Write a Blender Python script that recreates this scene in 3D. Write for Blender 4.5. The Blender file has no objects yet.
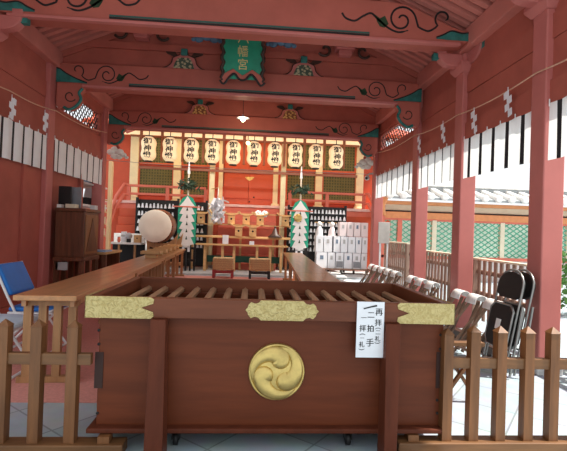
import bpy, math, random
from mathutils import Vector, Matrix, Euler
random.seed(7)
S = bpy.context.scene
COL = S.collection
PI = math.pi
R = math.radians

# ------------------------------------------------------------------ camera
H, FPX, YAW, PITCH, ROLL = 1.2, 430.0, .07, .012, .034
cy, sy = math.cos(YAW), math.sin(YAW)
fw = Vector((sy, cy, 0)); rt = Vector((cy, -sy, 0)); up = Vector((0, 0, 1))
cp, sp = math.cos(PITCH), math.sin(PITCH)
fw, up = fw*cp + up*sp, up*cp - fw*sp
cr, sr = math.cos(ROLL), math.sin(ROLL)
rt, up = rt*cr + up*sr, up*cr - rt*sr
cam = bpy.data.cameras.new('camera'); co = bpy.data.objects.new('camera', cam); COL.objects.link(co)
cam.sensor_fit = 'HORIZONTAL'; cam.sensor_width = 36.0; cam.lens = FPX*36/567
cam.clip_start = .02; cam.clip_end = 300
m3 = Matrix((rt, up, -fw)).transposed()
co.matrix_world = Matrix.Translation((0, 0, H)) @ m3.to_4x4()
S.camera = co

def A(x, y, Y):
    """point of the photograph on the upright plane at depth Y, metres"""
    d = fw + rt*((x-283.5)/FPX) - up*((y-225.5)/FPX)
    t = Y/d.y
    return Vector((d.x*t, Y, H + d.z*t))

# ------------------------------------------------------------------ materials
MATS = {}
def M(name, col, rough=.6, metal=0., var=.12, scale=6., stretch=(1, 1, 1), bump=0., emit=None, es=0., spec=.4, coat=0., rot=None):
    m = bpy.data.materials.new(name); m.use_nodes = True
    nt = m.node_tree; N = nt.nodes; L = nt.links
    b = N['Principled BSDF']
    b.inputs['Roughness'].default_value = rough; b.inputs['Metallic'].default_value = metal
    b.inputs['Specular IOR Level'].default_value = spec
    if coat: b.inputs['Coat Weight'].default_value = coat; b.inputs['Coat Roughness'].default_value = .2
    tc = N.new('ShaderNodeTexCoord'); mp = N.new('ShaderNodeMapping'); no = N.new('ShaderNodeTexNoise')
    mp.inputs['Scale'].default_value = stretch
    if rot: mp.inputs['Rotation'].default_value = rot
    no.inputs['Scale'].default_value = scale; no.inputs['Detail'].default_value = 6; no.inputs['Roughness'].default_value = .6
    L.new(tc.outputs['Object'], mp.inputs['Vector']); L.new(mp.outputs['Vector'], no.inputs['Vector'])
    rp = N.new('ShaderNodeValToRGB')
    rp.color_ramp.elements[0].position = .3; rp.color_ramp.elements[1].position = .7
    rp.color_ramp.elements[0].color = (*[c*(1-var) for c in col], 1)
    rp.color_ramp.elements[1].color = (*[min(1, c*(1+var)) for c in col], 1)
    L.new(no.outputs['Fac'], rp.inputs['Fac']); L.new(rp.outputs['Color'], b.inputs['Base Color'])
    if bump:
        bp = N.new('ShaderNodeBump'); bp.inputs['Strength'].default_value = bump; bp.inputs['Distance'].default_value = .01
        L.new(no.outputs['Fac'], bp.inputs['Height']); L.new(bp.outputs['Normal'], b.inputs['Normal'])
    if emit:
        b.inputs['Emission Color'].default_value = (*emit, 1); b.inputs['Emission Strength'].default_value = es
    MATS[name] = m
    return m

red = M('red_paint', (.40, .105, .075), .6, spec=.25, var=.13, scale=2.5, bump=.03)
redpost = M('post_paint', (.49, .15, .13), .5, var=.10, scale=2.0, bump=.03)
redbeam = M('beam_paint', (.41, .11, .08), .6, spec=.25, var=.13, scale=1.8, bump=.03)
redceil = M('ceiling_paint', (.56, .19, .15), .6, var=.12, scale=2.0)
verm = M('vermilion_paint', (.56, .085, .030), .45, var=.12, scale=2.0)
salmon = M('salmon_paint', (.68, .17, .11), .5, var=.12, scale=2.5)
boxw = M('box_wood', (.130, .031, .011), .45, var=.22, scale=3.0, stretch=(.5, .5, 5), bump=.03, spec=.2)
boxd = M('box_wood_upright', (.105, .028, .014), .45, var=.22, scale=3.0, stretch=(5, 5, .5), bump=.03, spec=.12)
boxr = M('box_rim_wood', (.145, .040, .016), .42, var=.28, scale=3.0, stretch=(.6, .6, 4), bump=.03, spec=.3)
boxin = M('box_inside_wood', (.10, .05, .035), .6, var=.3, scale=3.0, stretch=(.6, .6, 4))
slatw = M('slat_wood', (.34, .20, .115), .45, var=.2, scale=4.0, stretch=(5, .6, 5))
bench = M('bench_wood', (.54, .26, .105), .28, var=.22, scale=3.0, stretch=(6, .5, 6), bump=.02, coat=.25)
benchl = M('bench_leg_wood', (.38, .19, .08), .5, var=.25, scale=3.0, stretch=(6, 6, .5))
fencew = M('fence_wood', (.175, .072, .025), .5, var=.35, scale=4.0, stretch=(6, 6, .6), bump=.06)
fenceh = M('fence_rail_wood', (.165, .075, .028), .5, var=.3, scale=4.0, stretch=(.6, 6, 6), bump=.06)
palew = M('pale_wood', (.62, .37, .16), .5, var=.15, scale=4.0, stretch=(1, 4, 4))
cabw = M('cabinet_wood', (.13, .042, .018), .4, var=.35, scale=4.0, stretch=(6, 6, .5), coat=.1)
gold = M('gilt_metal', (.58, .43, .15), .36, .8, var=.2, scale=14., bump=.10)
goldpost = M('gilt_paint', (.92, .80, .48), .4, .0, var=.12, scale=3)
teal = M('teal_paint', (.025, .15, .13), .55, var=.35, scale=9)
greenpl = M('plaque_green', (.005, .24, .13), .45, var=.18, scale=5)
olive = M('olive_lattice', (.19, .17, .05), .6, var=.2, scale=8)
olived = M('olive_board', (.10, .10, .035), .6, var=.2, scale=8)
black = M('black_paint', (.012, .011, .011), .5, var=.2)
blackc = M('black_cloth', (.02, .02, .022), .8, var=.25)
ink = M('ink', (.012, .012, .012), .7, var=.1)
darkbr = M('dark_brown', (.05, .022, .014), .5, var=.3)
white = M('white_paint', (.80, .79, .77), .6, var=.06)
paper = M('white_paper', (.78, .80, .84), .7, var=.04)
stoneg = M('grey_plaster', (.45, .45, .45), .8, var=.1)
steel = M('steel_tube', (.30, .30, .29), .32, .85, var=.08)
steelw = M('white_tube', (.78, .79, .80), .35, .1, var=.05)
vinyl = M('black_vinyl', (.012, .013, .014), .5, var=.2, spec=.25)
blue = M('blue_vinyl', (.012, .17, .56), .45, var=.12)
blue_sunlit = M('sunlit_blue_vinyl', (.62, .80, .95), .35, var=.12)  # blue vinyl paled, sunlight on the chair seat put into its colour
carpet = M('carpet_red', (.62, .27, .23), .95, var=.12, scale=40)
rope = M('rope_straw', (.60, .36, .25), .8, var=.15, scale=30)
cream = M('cream_paint', (.80, .70, .52), .6, var=.06)
orange = M('orange_beam', (.75, .30, .12), .55, var=.12)
tile = M('roof_tile', (.34, .36, .37), .6, var=.2)
tilew = M('tile_mortar', (.80, .79, .76), .7, var=.06)
green = M('green_lattice_paint', (.10, .42, .27), .5, var=.25)
slatg = M('weathered_slat', (.30, .19, .14), .7, var=.25, scale=4, stretch=(6, 6, .6))
leaf = M('dark_leaf', (.02, .05, .022), .5, var=.5)
leafg = M('bush_leaf', (.10, .24, .05), .6, var=.5)
hide = M('drum_skin', (.84, .77, .64), .55, var=.06, scale=3)
drumw = M('drum_wood', (.22, .065, .025), .35, var=.3, scale=4, coat=.2)
weave = M('woven_straw', (.50, .34, .17), .7, var=.4, scale=40, stretch=(1, 1, 3), bump=.3)
grey = M('grey_plastic', (.25, .26, .28), .4, var=.1)
honeyl = M('bare_pillar', (.75, .52, .27), .5, var=.15, scale=3, stretch=(5, 5, .5))
lit = M('lit_transom', (.85, .70, .40), .6, emit=(1., .72, .40), es=.6)
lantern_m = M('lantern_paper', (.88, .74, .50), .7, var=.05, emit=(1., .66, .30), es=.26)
bulbm = M('bulb_glass', (1, .9, .7), .4, emit=(1., .80, .52), es=14)
brass = M('brass', (.75, .52, .18), .3, .9)

def cloth_mat():
    m = bpy.data.materials.new('curtain_cloth'); m.use_nodes = True
    nt = m.node_tree; N = nt.nodes; L = nt.links; N.clear()
    o = N.new('ShaderNodeOutputMaterial'); mx = N.new('ShaderNodeMixShader'); d = N.new('ShaderNodeBsdfDiffuse'); t = N.new('ShaderNodeBsdfTranslucent')
    no = N.new('ShaderNodeTexNoise'); no.inputs['Scale'].default_value = 5
    rp = N.new('ShaderNodeValToRGB'); rp.color_ramp.elements[0].color = (.72, .73, .72, 1); rp.color_ramp.elements[1].color = (.84, .84, .82, 1)
    L.new(no.outputs['Fac'], rp.inputs['Fac']); L.new(rp.outputs['Color'], d.inputs['Color']); L.new(rp.outputs['Color'], t.inputs['Color'])
    mx.inputs[0].default_value = .55
    L.new(d.outputs[0], mx.inputs[1]); L.new(t.outputs[0], mx.inputs[2]); L.new(mx.outputs[0], o.inputs[0])
    return m
cloth = cloth_mat(); clothl = M('lining_cloth', (.84, .85, .84), .8, var=.04)

def engraved():
    m = M('engraved_gilt', (.50, .40, .165), .48, .55, var=.22, scale=10)
    N = m.node_tree.nodes; L = m.node_tree.links; b = N['Principled BSDF']
    v = N.new('ShaderNodeTexNoise'); v.inputs['Scale'].default_value = 34; v.inputs['Distortion'].default_value = 2.0; v.inputs['Detail'].default_value = 2
    tc = N.new('ShaderNodeTexCoord'); L.new(tc.outputs['Object'], v.inputs['Vector'])
    bp = N.new('ShaderNodeBump'); bp.inputs['Strength'].default_value = .6; bp.inputs['Distance'].default_value = .02
    rp = N.new('ShaderNodeValToRGB'); rp.color_ramp.elements[0].position = .38; rp.color_ramp.elements[1].position = .58; rp.color_ramp.elements[0].color = (.45, .35, .14, 1); rp.color_ramp.elements[1].color = (.56, .46, .21, 1); L.new(v.outputs['Fac'], rp.inputs['Fac']); L.new(rp.outputs['Color'], b.inputs['Base Color'])
    L.new(v.outputs['Fac'], bp.inputs['Height']); L.new(bp.outputs['Normal'], b.inputs['Normal'])
    return m
eng = engraved()

def paving():
    m = M('stone_paving', (.40, .43, .45), .6, var=.12, scale=3)
    N = m.node_tree.nodes; L = m.node_tree.links; b = N['Principled BSDF']
    tc = N.new('ShaderNodeTexCoord'); mp = N.new('ShaderNodeMapping'); mp.inputs['Rotation'].default_value = (0, 0, R(40))
    br = N.new('ShaderNodeTexBrick'); br.offset = 0; br.inputs['Scale'].default_value = 1
    br.inputs['Brick Width'].default_value = .42; br.inputs['Row Height'].default_value = .42; br.inputs['Mortar Size'].default_value = .006
    br.inputs['Color1'].default_value = (.45, .52, .57, 1); br.inputs['Color2'].default_value = (.38, .45, .50, 1); br.inputs['Mortar'].default_value = (.26, .29, .31, 1)
    L.new(tc.outputs['Object'], mp.inputs[0]); L.new(mp.outputs[0], br.inputs[0])
    mx = N.new('ShaderNodeMix'); mx.data_type = 'RGBA'; mx.blend_type = 'MULTIPLY'; mx.inputs[0].default_value = .35
    no = N.new('ShaderNodeTexNoise'); no.inputs['Scale'].default_value = 7; L.new(tc.outputs['Object'], no.inputs[0])
    L.new(br.outputs['Color'], mx.inputs[6]); L.new(no.outputs['Color'], mx.inputs[7]); L.new(mx.outputs[2], b.inputs['Base Color'])
    return m
pave = paving()

# ------------------------------------------------------------------ mesh builder
ORG = {}
class MB:
    def __init__(s): s.v = []; s.f = []; s.m = []; s.sm = []
    def add(s, vs, fs, m=0, smooth=False):
        k = len(s.v); s.v += [Vector(v) for v in vs]
        for f in fs: s.f.append([i+k for i in f]); s.m.append(m); s.sm.append(smooth)
        return s
    def box(s, x0, x1, y0, y1, z0, z1, m=0):
        x0, x1 = sorted((x0, x1)); y0, y1 = sorted((y0, y1)); z0, z1 = sorted((z0, z1))
        vs = [(x, y, z) for x in (x0, x1) for y in (y0, y1) for z in (z0, z1)]
        return s.add(vs, [(0, 1, 3, 2), (4, 6, 7, 5), (0, 4, 5, 1), (2, 3, 7, 6), (0, 2, 6, 4), (1, 5, 7, 3)], m)
    def bar(s, p, q, w, h=None, m=0, side=None, w2=None):
        p, q = Vector(p), Vector(q); d = (q-p).normalized(); h = h or w; w2 = w2 or w
        u = Vector(side) if side else (Vector((0, 0, 1)).cross(d) if abs(d.z) < .95 else Vector((1, 0, 0)))
        u = (u - d*u.dot(d)).normalized(); v = d.cross(u)
        vs = []
        for c, ww in ((p, w), (q, w2)):
            for a, b in ((-1, -1), (1, -1), (1, 1), (-1, 1)): vs.append(c + u*a*ww/2 + v*b*h*(ww/w)/2)
        return s.add(vs, [(3, 2, 1, 0), (4, 5, 6, 7), (0, 1, 5, 4), (1, 2, 6, 5), (2, 3, 7, 6), (3, 0, 4, 7)], m)
    def tube(s, pts, r, n=8, m=0, closed=False):
        pts = [Vector(p) for p in pts]; k = len(pts); rr = r if isinstance(r, (list, tuple)) else [r]*k
        rings = []; pu = None
        for i, p in enumerate(pts):
            a = pts[(i-1) % k] if (i or closed) else p; b = pts[(i+1) % k] if (i < k-1 or closed) else p
            d = (b-a).normalized()
            u = pu if pu else (Vector((0, 0, 1)) if abs(d.z) < .9 else Vector((1, 0, 0)))
            u = (u - d*u.dot(d)).normalized(); pu = u; w = d.cross(u)
            rings.append([p + (u*math.cos(2*PI*j/n) + w*math.sin(2*PI*j/n))*rr[i] for j in range(n)])
        vs = [v for g in rings for v in g]; fs = []
        for i in range(k if closed else k-1):
            for j in range(n):
                i2 = (i+1) % k; fs.append((i*n+j, i*n+(j+1) % n, i2*n+(j+1) % n, i2*n+j))
        s.add(vs, fs, m, True)
        if not closed:
            s.add(rings[0], [tuple(range(n))[::-1]], m); s.add(rings[-1], [tuple(range(n))], m)
        return s
    def lathe(s, prof, c=(0, 0, 0), n=24, m=0, axis=(0, 0, 1), sx=1.):
        c = Vector(c); a = Vector(axis).normalized()
        u = Vector((1, 0, 0)) if abs(a.x) < .9 else Vector((0, 1, 0)); u = (u - a*u.dot(a)).normalized(); w = a.cross(u)
        vs = [c + a*z + (u*math.cos(2*PI*j/n) + w*math.sin(2*PI*j/n))*r for r, z in prof for j in range(n)]
        fs = [(i*n+j, i*n+(j+1) % n, (i+1)*n+(j+1) % n, (i+1)*n+j) for i in range(len(prof)-1) for j in range(n)]
        s.add(vs, fs, m, True)
        if prof[0][0] > 1e-4: s.add(vs[:n], [tuple(range(n))[::-1]], m)
        if prof[-1][0] > 1e-4: s.add(vs[-n:], [tuple(range(n))], m)
        return s
    def prism(s, poly, o, u, v, t, m=0):
        """polygon in the (u,v) plane at o, extruded by vector t"""
        o, u, v, t = Vector(o), Vector(u), Vector(v), Vector(t); n = len(poly)
        a = [o + u*p[0] + v*p[1] for p in poly]; vs = a + [p + t for p in a]
        return s.add(vs, [tuple(range(n))[::-1], tuple(range(n, 2*n))] + [(i, (i+1) % n, (i+1) % n+n, i+n) for i in range(n)], m)
    def ribbon(s, pts, w, o, u, v, t, m=0):
        """flat painted line following 2D points, width list or number"""
        n = len(pts); ww = w if isinstance(w, (list, tuple)) else [w]*n
        L_, R_ = [], []
        for i, p in enumerate(pts):
            a = pts[max(0, i-1)]; b = pts[min(n-1, i+1)]; dx, dy = b[0]-a[0], b[1]-a[1]; l = math.hypot(dx, dy) or 1
            L_.append((p[0]-dy/l*ww[i]/2, p[1]+dx/l*ww[i]/2)); R_.append((p[0]+dy/l*ww[i]/2, p[1]-dx/l*ww[i]/2))
        for i in range(n-1): s.prism([L_[i], L_[i+1], R_[i+1], R_[i]], o, u, v, t, m)
        return s
    def ico(s, c, r, n=10, k=6, m=0, sc=(1, 1, 1)):
        c = Vector(c); vs = []; fs = []
        for i in range(k+1):
            th = PI*i/k
            for j in range(n): vs.append(c + Vector((math.sin(th)*math.cos(2*PI*j/n)*sc[0], math.sin(th)*math.sin(2*PI*j/n)*sc[1], math.cos(th)*sc[2]))*r)
        for i in range(k):
            for j in range(n): fs.append((i*n+j, (i+1)*n+j, (i+1)*n+(j+1) % n, i*n+(j+1) % n))
        return s.add(vs, fs, m, True)
    def build(s, name, mats, parent=None, bev=0.):
        me = bpy.data.meshes.new(name); mats = mats if isinstance(mats, (list, tuple)) else [mats]
        off = ORG.get(parent.name, Vector()) if parent else Vector()
        me.from_pydata([tuple(v-off) for v in s.v], [], s.f)
        for mm in mats: me.materials.append(mm)
        for i, p in enumerate(me.polygons): p.material_index = s.m[i]; p.use_smooth = s.sm[i]
        me.validate(); me.update()
        o = bpy.data.objects.new(name, me); COL.objects.link(o)
        if parent: o.parent = parent; ORG[o.name] = off
        if bev:
            b = o.modifiers.new('bevel', 'BEVEL'); b.width = bev; b.segments = 2; b.limit_method = 'ANGLE'; b.angle_limit = R(40)
        return o

def tag(o, label=None, cat=None, group=None, kind=None):
    if label: o['label'] = label
    if cat: o['category'] = cat
    if group: o['group'] = group
    if kind: o['kind'] = kind
    return o
def thing(name, loc, label, cat, group=None):
    o = bpy.data.objects.new(name, None); COL.objects.link(o); o.location = loc; o.empty_display_size = .1
    ORG[o.name] = Vector(loc)
    return tag(o, label, cat, group)
def struct(name, mb, m, bev=0):
    return tag(mb.build(name, m, bev=bev), kind='structure')
def copy_tree(o, loc=None, rz=None, label=None, parent=None):
    c = o.copy(); COL.objects.link(c)
    if parent: c.parent = parent
    if loc is not None: c.location = loc
    if rz is not None: c.rotation_euler.z = rz
    if label: c['label'] = label
    for ch in list(KIDS(o)): copy_tree(ch, parent=c)
    return c
def KIDS(o): return [x for x in bpy.data.objects if x.parent == o]

# glyphs: the writing on lanterns, plaque and notice
GC = {}
def glyph(ch):
    if ch in GC: return GC[ch]
    c = bpy.data.curves.new('g', 'FONT'); c.body = ch; c.resolution_u = 2
    o = bpy.data.objects.new('g', c); COL.objects.link(o)
    me = bpy.data.meshes.new_from_object(o.evaluated_get(bpy.context.evaluated_depsgraph_get()))
    vs = [v.co.copy() for v in me.vertices]; fs = [tuple(p.vertices) for p in me.polygons]
    bpy.data.objects.remove(o); bpy.data.curves.remove(c); bpy.data.meshes.remove(me)
    x0 = min(v.x for v in vs); x1 = max(v.x for v in vs); y0 = min(v.y for v in vs); y1 = max(v.y for v in vs)
    GC[ch] = ([((v.x-(x0+x1)/2), (v.y-(y0+y1)/2)) for v in vs], fs)
    return GC[ch]
def put(mb, ch, fn, cx, cy_, size, rot=0, sx=1., m=0):
    vs, fs = glyph(ch); c, s_ = math.cos(rot), math.sin(rot)
    mb.add([fn(cx + (x*c-y*s_)*size*sx, cy_ + (x*s_+y*c)*size) for x, y in vs], fs, m)

def spiral(c, r0, r1, a0, a1, n=22):
    return [(c[0]+(r0+(r1-r0)*i/n)*math.cos(a0+(a1-a0)*i/n), c[1]+(r0+(r1-r0)*i/n)*math.sin(a0+(a1-a0)*i/n)) for i in range(n+1)]
def smooth(pts, k=5):
    out = []
    n = len(pts)
    for i in range(n-1):
        p0, p1, p2, p3 = pts[max(0, i-1)], pts[i], pts[i+1], pts[min(n-1, i+2)]
        for j in range(k):
            t = j/k
            out.append(tuple(.5*((2*p1[d]) + (-p0[d]+p2[d])*t + (2*p0[d]-5*p1[d]+4*p2[d]-p3[d])*t*t + (-p0[d]+3*p1[d]-3*p2[d]+p3[d])*t**3) for d in range(2)))
    return out+[pts[-1]]
ORDN = ['leftmost', 'second from left', 'third from left', 'fourth from left', 'fifth from left', 'sixth from left', 'seventh from left', 'eighth from left', 'ninth from left', 'rightmost']

# ================================================================== SETTING
XL, XR = -2.97, 2.55          # inner faces of the hall posts
XC = (XL+XR)/2
PW = .20
YA, YB, YC, YD = 3.64, 5.18, 6.64, 9.02
LB, LC, LD = 4.93, 6.36, 8.62   # front faces of the posts along the hall
Y1, Y2, Y3 = 4.98, 6.53, 8.84            # front faces of the three cross beams

struct('floor', MB().box(-14, 14, -9, 24, -.1, 0), pave)
cp_ = MB().box(XL+.0, 1.25, 2.98, 10.9, .0005, .004)
tag(cp_.build('carpet', carpet), 'flat salmon red carpet covering the hall floor between the benches and left wall', 'carpet')
struct('trim_1', MB().box(-4.2, 4.0, 11.0, 17.0, .001, .05), stoneg)

# ceiling: two roof planes with rafters running down to the side walls
ZE, SL = 3.75, .435
def roofz(x): return ZE + SL*((x-XL) if x < XC else (XR-x))
cm = MB()
for sgn in (-1, 1):
    xe = XL-.42 if sgn < 0 else XR+.42
    ze = ZE - SL*.42; zr = roofz(XC)  # both roof ends lengthened out of view to shade the box and rear floor
    cm.add([(xe, 1.2, ze+.22), (XC, 1.2, zr+.22), (XC, 11.5, zr+.22), (xe, 11.5, ze+.22), (xe, 1.2, ze+.3), (XC, 1.2, zr+.3), (XC, 11.5, zr+.3), (xe, 11.5, ze+.3)],
           [(0, 1, 2, 3), (4, 7, 6, 5), (0, 4, 5, 1), (1, 5, 6, 2), (2, 6, 7, 3), (3, 7, 4, 0)])
    y = 1.28
    while y < 11.45:
        cm.bar((xe, y, ze+.115), (XC, y, zr+.115), .075, .24, side=(0, 1, 0)); y += .15
struct('ceiling', cm, redceil)
rg = MB().box(XC-.08, XC+.08, 1.25, 11.45, roofz(XC)-.16, roofz(XC))
struct('trim_2', rg, redbeam)

def side_boards(x, out, Ya, Yb, gap=True):
    """plank cladding, seam by seam, of one bay above the curtain; out = outward sign"""
    mb = MB(); a = x + out*.04
    for z0, z1, d in ((2.40, 2.62, 0), (2.625, 2.99, .022), (2.995, 3.22, .012), (3.225, 3.50, .028)):
        mb.box(a + out*d, a + out*(.07+d), Ya, Yb, z0, z1)
    return mb
# right wall: above the openings
wr = MB()
for Ya, Yb in ((2.8, YA), (YA+PW, YB), (YB+PW, YC)): 
    b = side_boards(XR, 1, Ya, Yb); wr.add(b.v, b.f)
a = XR+.04
wr.box(a, a+.08, YC+PW, YD, 2.40, 2.62); wr.box(a+.02, a+.08, YC+PW, YD, 2.62, 2.90); wr.box(a, a+.08, YC+PW, YD, 3.30, 3.50); 
wr.box(a+.02, a+.08, YC+PW, YC+PW+.10, 2.90, 3.30); wr.box(a+.02, a+.08, YD-.12, YD, 2.90, 3.30)
struct('wall_right', wr, red)
# left wall: closed with planks down to the floor
wl = MB(); a = XL-.04
for Ya, Yb in ((3.4, YA), (YA+PW, LB), (LB+PW, LC)):
    b = side_boards(XL, -1, Ya, Yb); wl.add(b.v, b.f)
    wl.box(a-.09, a-.03, Ya, Yb, 0, 2.42); wl.box(a-.05, a, Ya, Yb, 0, .14)
    yb = (Ya+Yb)/2 + .13; wl.box(a-.05, a, yb-.05, yb+.05, .14, 2.42)
Ya, Yb = LC+PW, LD
wl.box(a-.08, a, Ya, Yb, 2.40, 2.62); wl.box(a-.08, a-.02, Ya, Yb, 2.62, 2.90); wl.box(a-.08, a, Ya, Yb, 3.36, 3.50)
wl.box(a-.08, a-.02, Ya, Ya+.06, 2.9, 3.36); wl.box(a-.08, a-.02, Yb-.12, Yb, 2.9, 3.36)
wl.box(a-.09, a-.03, Ya, 7.75, 0, 2.42); wl.box(a-.09, a-.03, 7.75, Yb, 0, 1.46); wl.box(a-.09, a-.03, 7.75, Yb, 2.2, 2.42)
wl.box(a-.05, a+.02, 7.63, 7.75, 0, 2.42)
struct('wall_left', wl, red)
tp = MB(); 
for x, o in ((XL, -1), (XR, 1)): tp.box(x-o*.05, x+o*.17, 2.75, 9.8, 3.50, 3.74)
struct('trim_3', tp, redceil, .01)

# front wall panels over each cross beam, filling the gable
for i, (Yb, zb) in enumerate(((Y2, 3.5), (Y3, 3.45))):
    g = MB(); y0 = Yb+.09
    poly = [(XL, zb), (XR, zb), (XR, ZE), (XC, roofz(XC)), (XL, ZE)]
    g.prism(poly, (0, y0, 0), (1, 0, 0), (0, 0, 1), (0, .05, 0))
    g.box(XL, XR, y0-.045, y0, 3.85, 3.95)
    g.prism([(XL, ZE), (XC, roofz(XC)), (XR, ZE), (XR, ZE-.1), (XC, roofz(XC)-.1), (XL, ZE-.1)], (0, y0-.03, 0), (1, 0, 0), (0, 0, 1), (0, .03, 0))
    struct('trim_%d' % (4+i), g, red)

# ================================================================== POSTS
def post(x, y, side, lab, capital=False):
    t = thing('red_post', (x, y, 0), lab, 'post', 'painted posts of the hall')
    s = 1 if side == 'R' else -1
    MB().box(x, x+s*PW, y, y+PW, .06, 3.5).build('shaft', redpost, t, .012)
    MB().box(x-s*.02, x+s*(PW+.02), y-.02, y+PW+.02, 0, .07).build('base_stone', stoneg, t, .01)
    if capital:
        cx, cyy = x+s*PW/2, y+PW/2; z = 3.26
        b = MB(); q = [(.115, 0), (.16, .07), (.16, .12)]
        for (h0, z0), (h1, z1) in zip(q[:-1], q[1:]):
            b.add([(cx+a*h, cyy+c*h, z+zz_) for h, zz_ in ((h0, z0), (h1, z1)) for a, c in ((-1, -1), (1, -1), (1, 1), (-1, 1))], [(3, 2, 1, 0), (4, 5, 6, 7), (0, 1, 5, 4), (1, 2, 6, 5), (2, 3, 7, 6), (3, 0, 4, 7)])
        b.build('bearing_block', redpost, t, .008)
        boat = smooth([(0, -.02), (.22, -.02), (.34, .02), (.40, .09)], 3) + [(.41, .14), (0, .14)]
        for dx, dy in ((-s, 0), (0, -1)):
            sd = Vector((dy, -dx, 0))
            ar = MB().prism(boat, Vector((cx, cyy, z+.10)) - sd*.06, (dx, dy, 0), (0, 0, 1), sd*.12).build('bracket_arm', redpost, t, .01)
            c0 = Vector((cx+dx*.36, cyy+dy*.36, 0)); MB().box(c0.x-.06, c0.x+.06, c0.y-.06, c0.y+.06, z+.24, z+.32).build('bearing_cup', redpost, ar, .012)
            c0 = Vector((cx+dx*.425, cyy+dy*.425, 0)); MB().box(c0.x-.035, c0.x+.035, c0.y-.035, c0.y+.035, z+.17, z+.24).build('arm_tip', teal, ar)
    return t
post(XR, YA, 'R', 'tall red post at right with two black folding chairs leaning on it', True)
post(XR, YB, 'R', 'red post on the right at the right end of the frontmost crossbeam', True)
post(XR, YC, 'R', 'red post on the right at the right end of the plaque crossbeam')
post(XR, YD, 'R', 'farthest red post on the right, beside the white boxes')
post(XL, LC, 'L', 'red post on the left wall between the two white curtains')
post(XL, LD, 'L', 'farthest red post on the left, beyond the wooden cabinet')
post(XL, LB, 'L', 'red post on the left under the near end of the frontmost crossbeam', True)

# ================================================================== CROSS BEAMS
SCR = []
SCR.append(spiral((.30, .045), .025, .10, R(230), R(-50)) + smooth([(.385, -.055), (.46, -.095), (.56, -.06)]) + spiral((.73, .0), .145, .03, R(165), R(-330), 34))
SCR.append(smooth([(.66, -.10), (.76, -.125), (.86, -.09), (.97, -.01), (1.04, .045), (1.12, .01), (1.20, -.04), (1.29, -.02), (1.33, .03)]))
def crossbeam(Yf, zb, h, lab, sc=1.0, x0=XL, x1=XR, greentip=.33, ef=.95, el_=.55):
    t = thing('crossbeam', (XC, Yf, zb), lab, 'beam', 'carved crossbeams of the hall')
    th = .26
    n = 40; top = []; bot = []
    for i in range(n+1):
        u = i/n; x = x0 + (x1-x0)*u; e = min(u, 1-u)*(x1-x0)
        k = min(1, e/el_); k = k*k*(3-2*k)
        bot.append((x, zb + .05*(1-min(1, e/.4))))
        top.append((x, zb + h*ef + h*(1-ef)*k + .01*math.sin(PI*u)))
    MB().prism(bot + top[::-1], (0, Yf, 0), (1, 0, 0), (0, 0, 1), (0, th, 0)).build('timber', redbeam, t, .012)
    MB().box(x0+.15, x1-.15, Yf-.022, Yf+.05, zb-.012, zb+.022).build('lower_lip', redpost, t, .006)
    st = MB(); st.box(x0+1.05*sc, x1-1.05*sc, Yf-.004, Yf+.002, zb+.035, zb+.056, 0); st.box(x0+1.05*sc, x1-1.05*sc, Yf-.004, Yf+.002, zb+.060, zb+.082, 1)
    st.build('painted_stripe', [black, M('stripe_green_%d' % int(Yf*10), (.03, .09, .075), .6)], t)
    for s, xe in ((1, x0), (-1, x1)):
        zc = zb + h*.55; sb = MB()
        for path in SCR:
            w = [.016*sc*(1 if i > 2 else .5) for i in range(len(path))]
            sb.ribbon(path, w, (xe, Yf-.003, zc), (s*sc, 0, 0), (0, 0, sc), (0, .004, 0))
        # leaf between the curls
        sb.prism([(.86, -.05), (.90, .03), (.95, .0), (1.0, .035), (.98, -.03), (.95, -.08), (.90, -.09)], (xe, Yf-.003, zc), (s*sc, 0, 0), (0, 0, sc), (0, .004, 0), 1)
        sb.build('scroll_painting', [black, leaf], t)
        g = smooth([(0, h*min(.70, ef*.9)), (.06, h*min(.66, ef*.85)), (.14, h*min(.50, ef*.8)), (.26, h*.33), (.36, h*.22), (greentip*1.35, h*.14)], 4)
        poly = g + [(greentip*1.35, h*.12), (.30, .05), (0, .05)]
        MB().prism(poly, (xe, Yf-.004, zb), (s, 0, 0), (0, 0, 1), (0, .006, 0)).build('green_tip', teal, t)
        MB().ribbon([(p[0], p[1]+.008) for p in g], .018, (xe, Yf-.006, zb), (s, 0, 0), (0, 0, 1), (0, .004, 0)).build('tip_outline', black, t)
    return t
crossbeam(Y1, 3.50, .46, 'frontmost red crossbeam with large black scrolls, across the top of the view', 1.2, ef=.36, el_=1.0)
crossbeam(Y2, 3.23, .35, 'red scroll-painted crossbeam behind and below the green plaque', 1.0)
crossbeam(Y3, 3.17, .34, 'farthest red scroll-painted crossbeam, just above the row of lanterns', 1.0)

# carved nosings under the beam ends
def nosing(x, y, z, s, lab, k=1.0):
    t = thing('carved_bracket', (x, y, z), lab, 'bracket', 'carved brackets under the beam ends')
    out = [(0, .0), (.0, -.34), (.05, -.40), (.12, -.37), (.20, -.40), (.30, -.34), (.36, -.24), (.33, -.15), (.38, -.08), (.36, 0)]
    out = [(a*k, b*k) for a, b in out]
    MB().prism(out, (x, y, z), (s, 0, 0), (0, 0, 1), (0, .14, 0)).build('block', redbeam, t, .015)
    MB().tube([Vector((x+s*a, y-.005, z+b)) for a, b in smooth(out[3:9], 4)], .022*k, 8).build('green_edge', teal, t)
    c = MB(); c.ribbon([(a*k, b*k) for a, b in spiral((.20, -.20), .03, .09, R(0), R(330))], .016, (x, y-.004, z), (s, 0, 0), (0, 0, 1), (0, .004, 0)); c.build('scroll_line', darkbr, t)
nosing(XL+.02, Y2-.03, 3.27, 1, 'red and green carved bracket under the left end of the plaque crossbeam')
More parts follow.
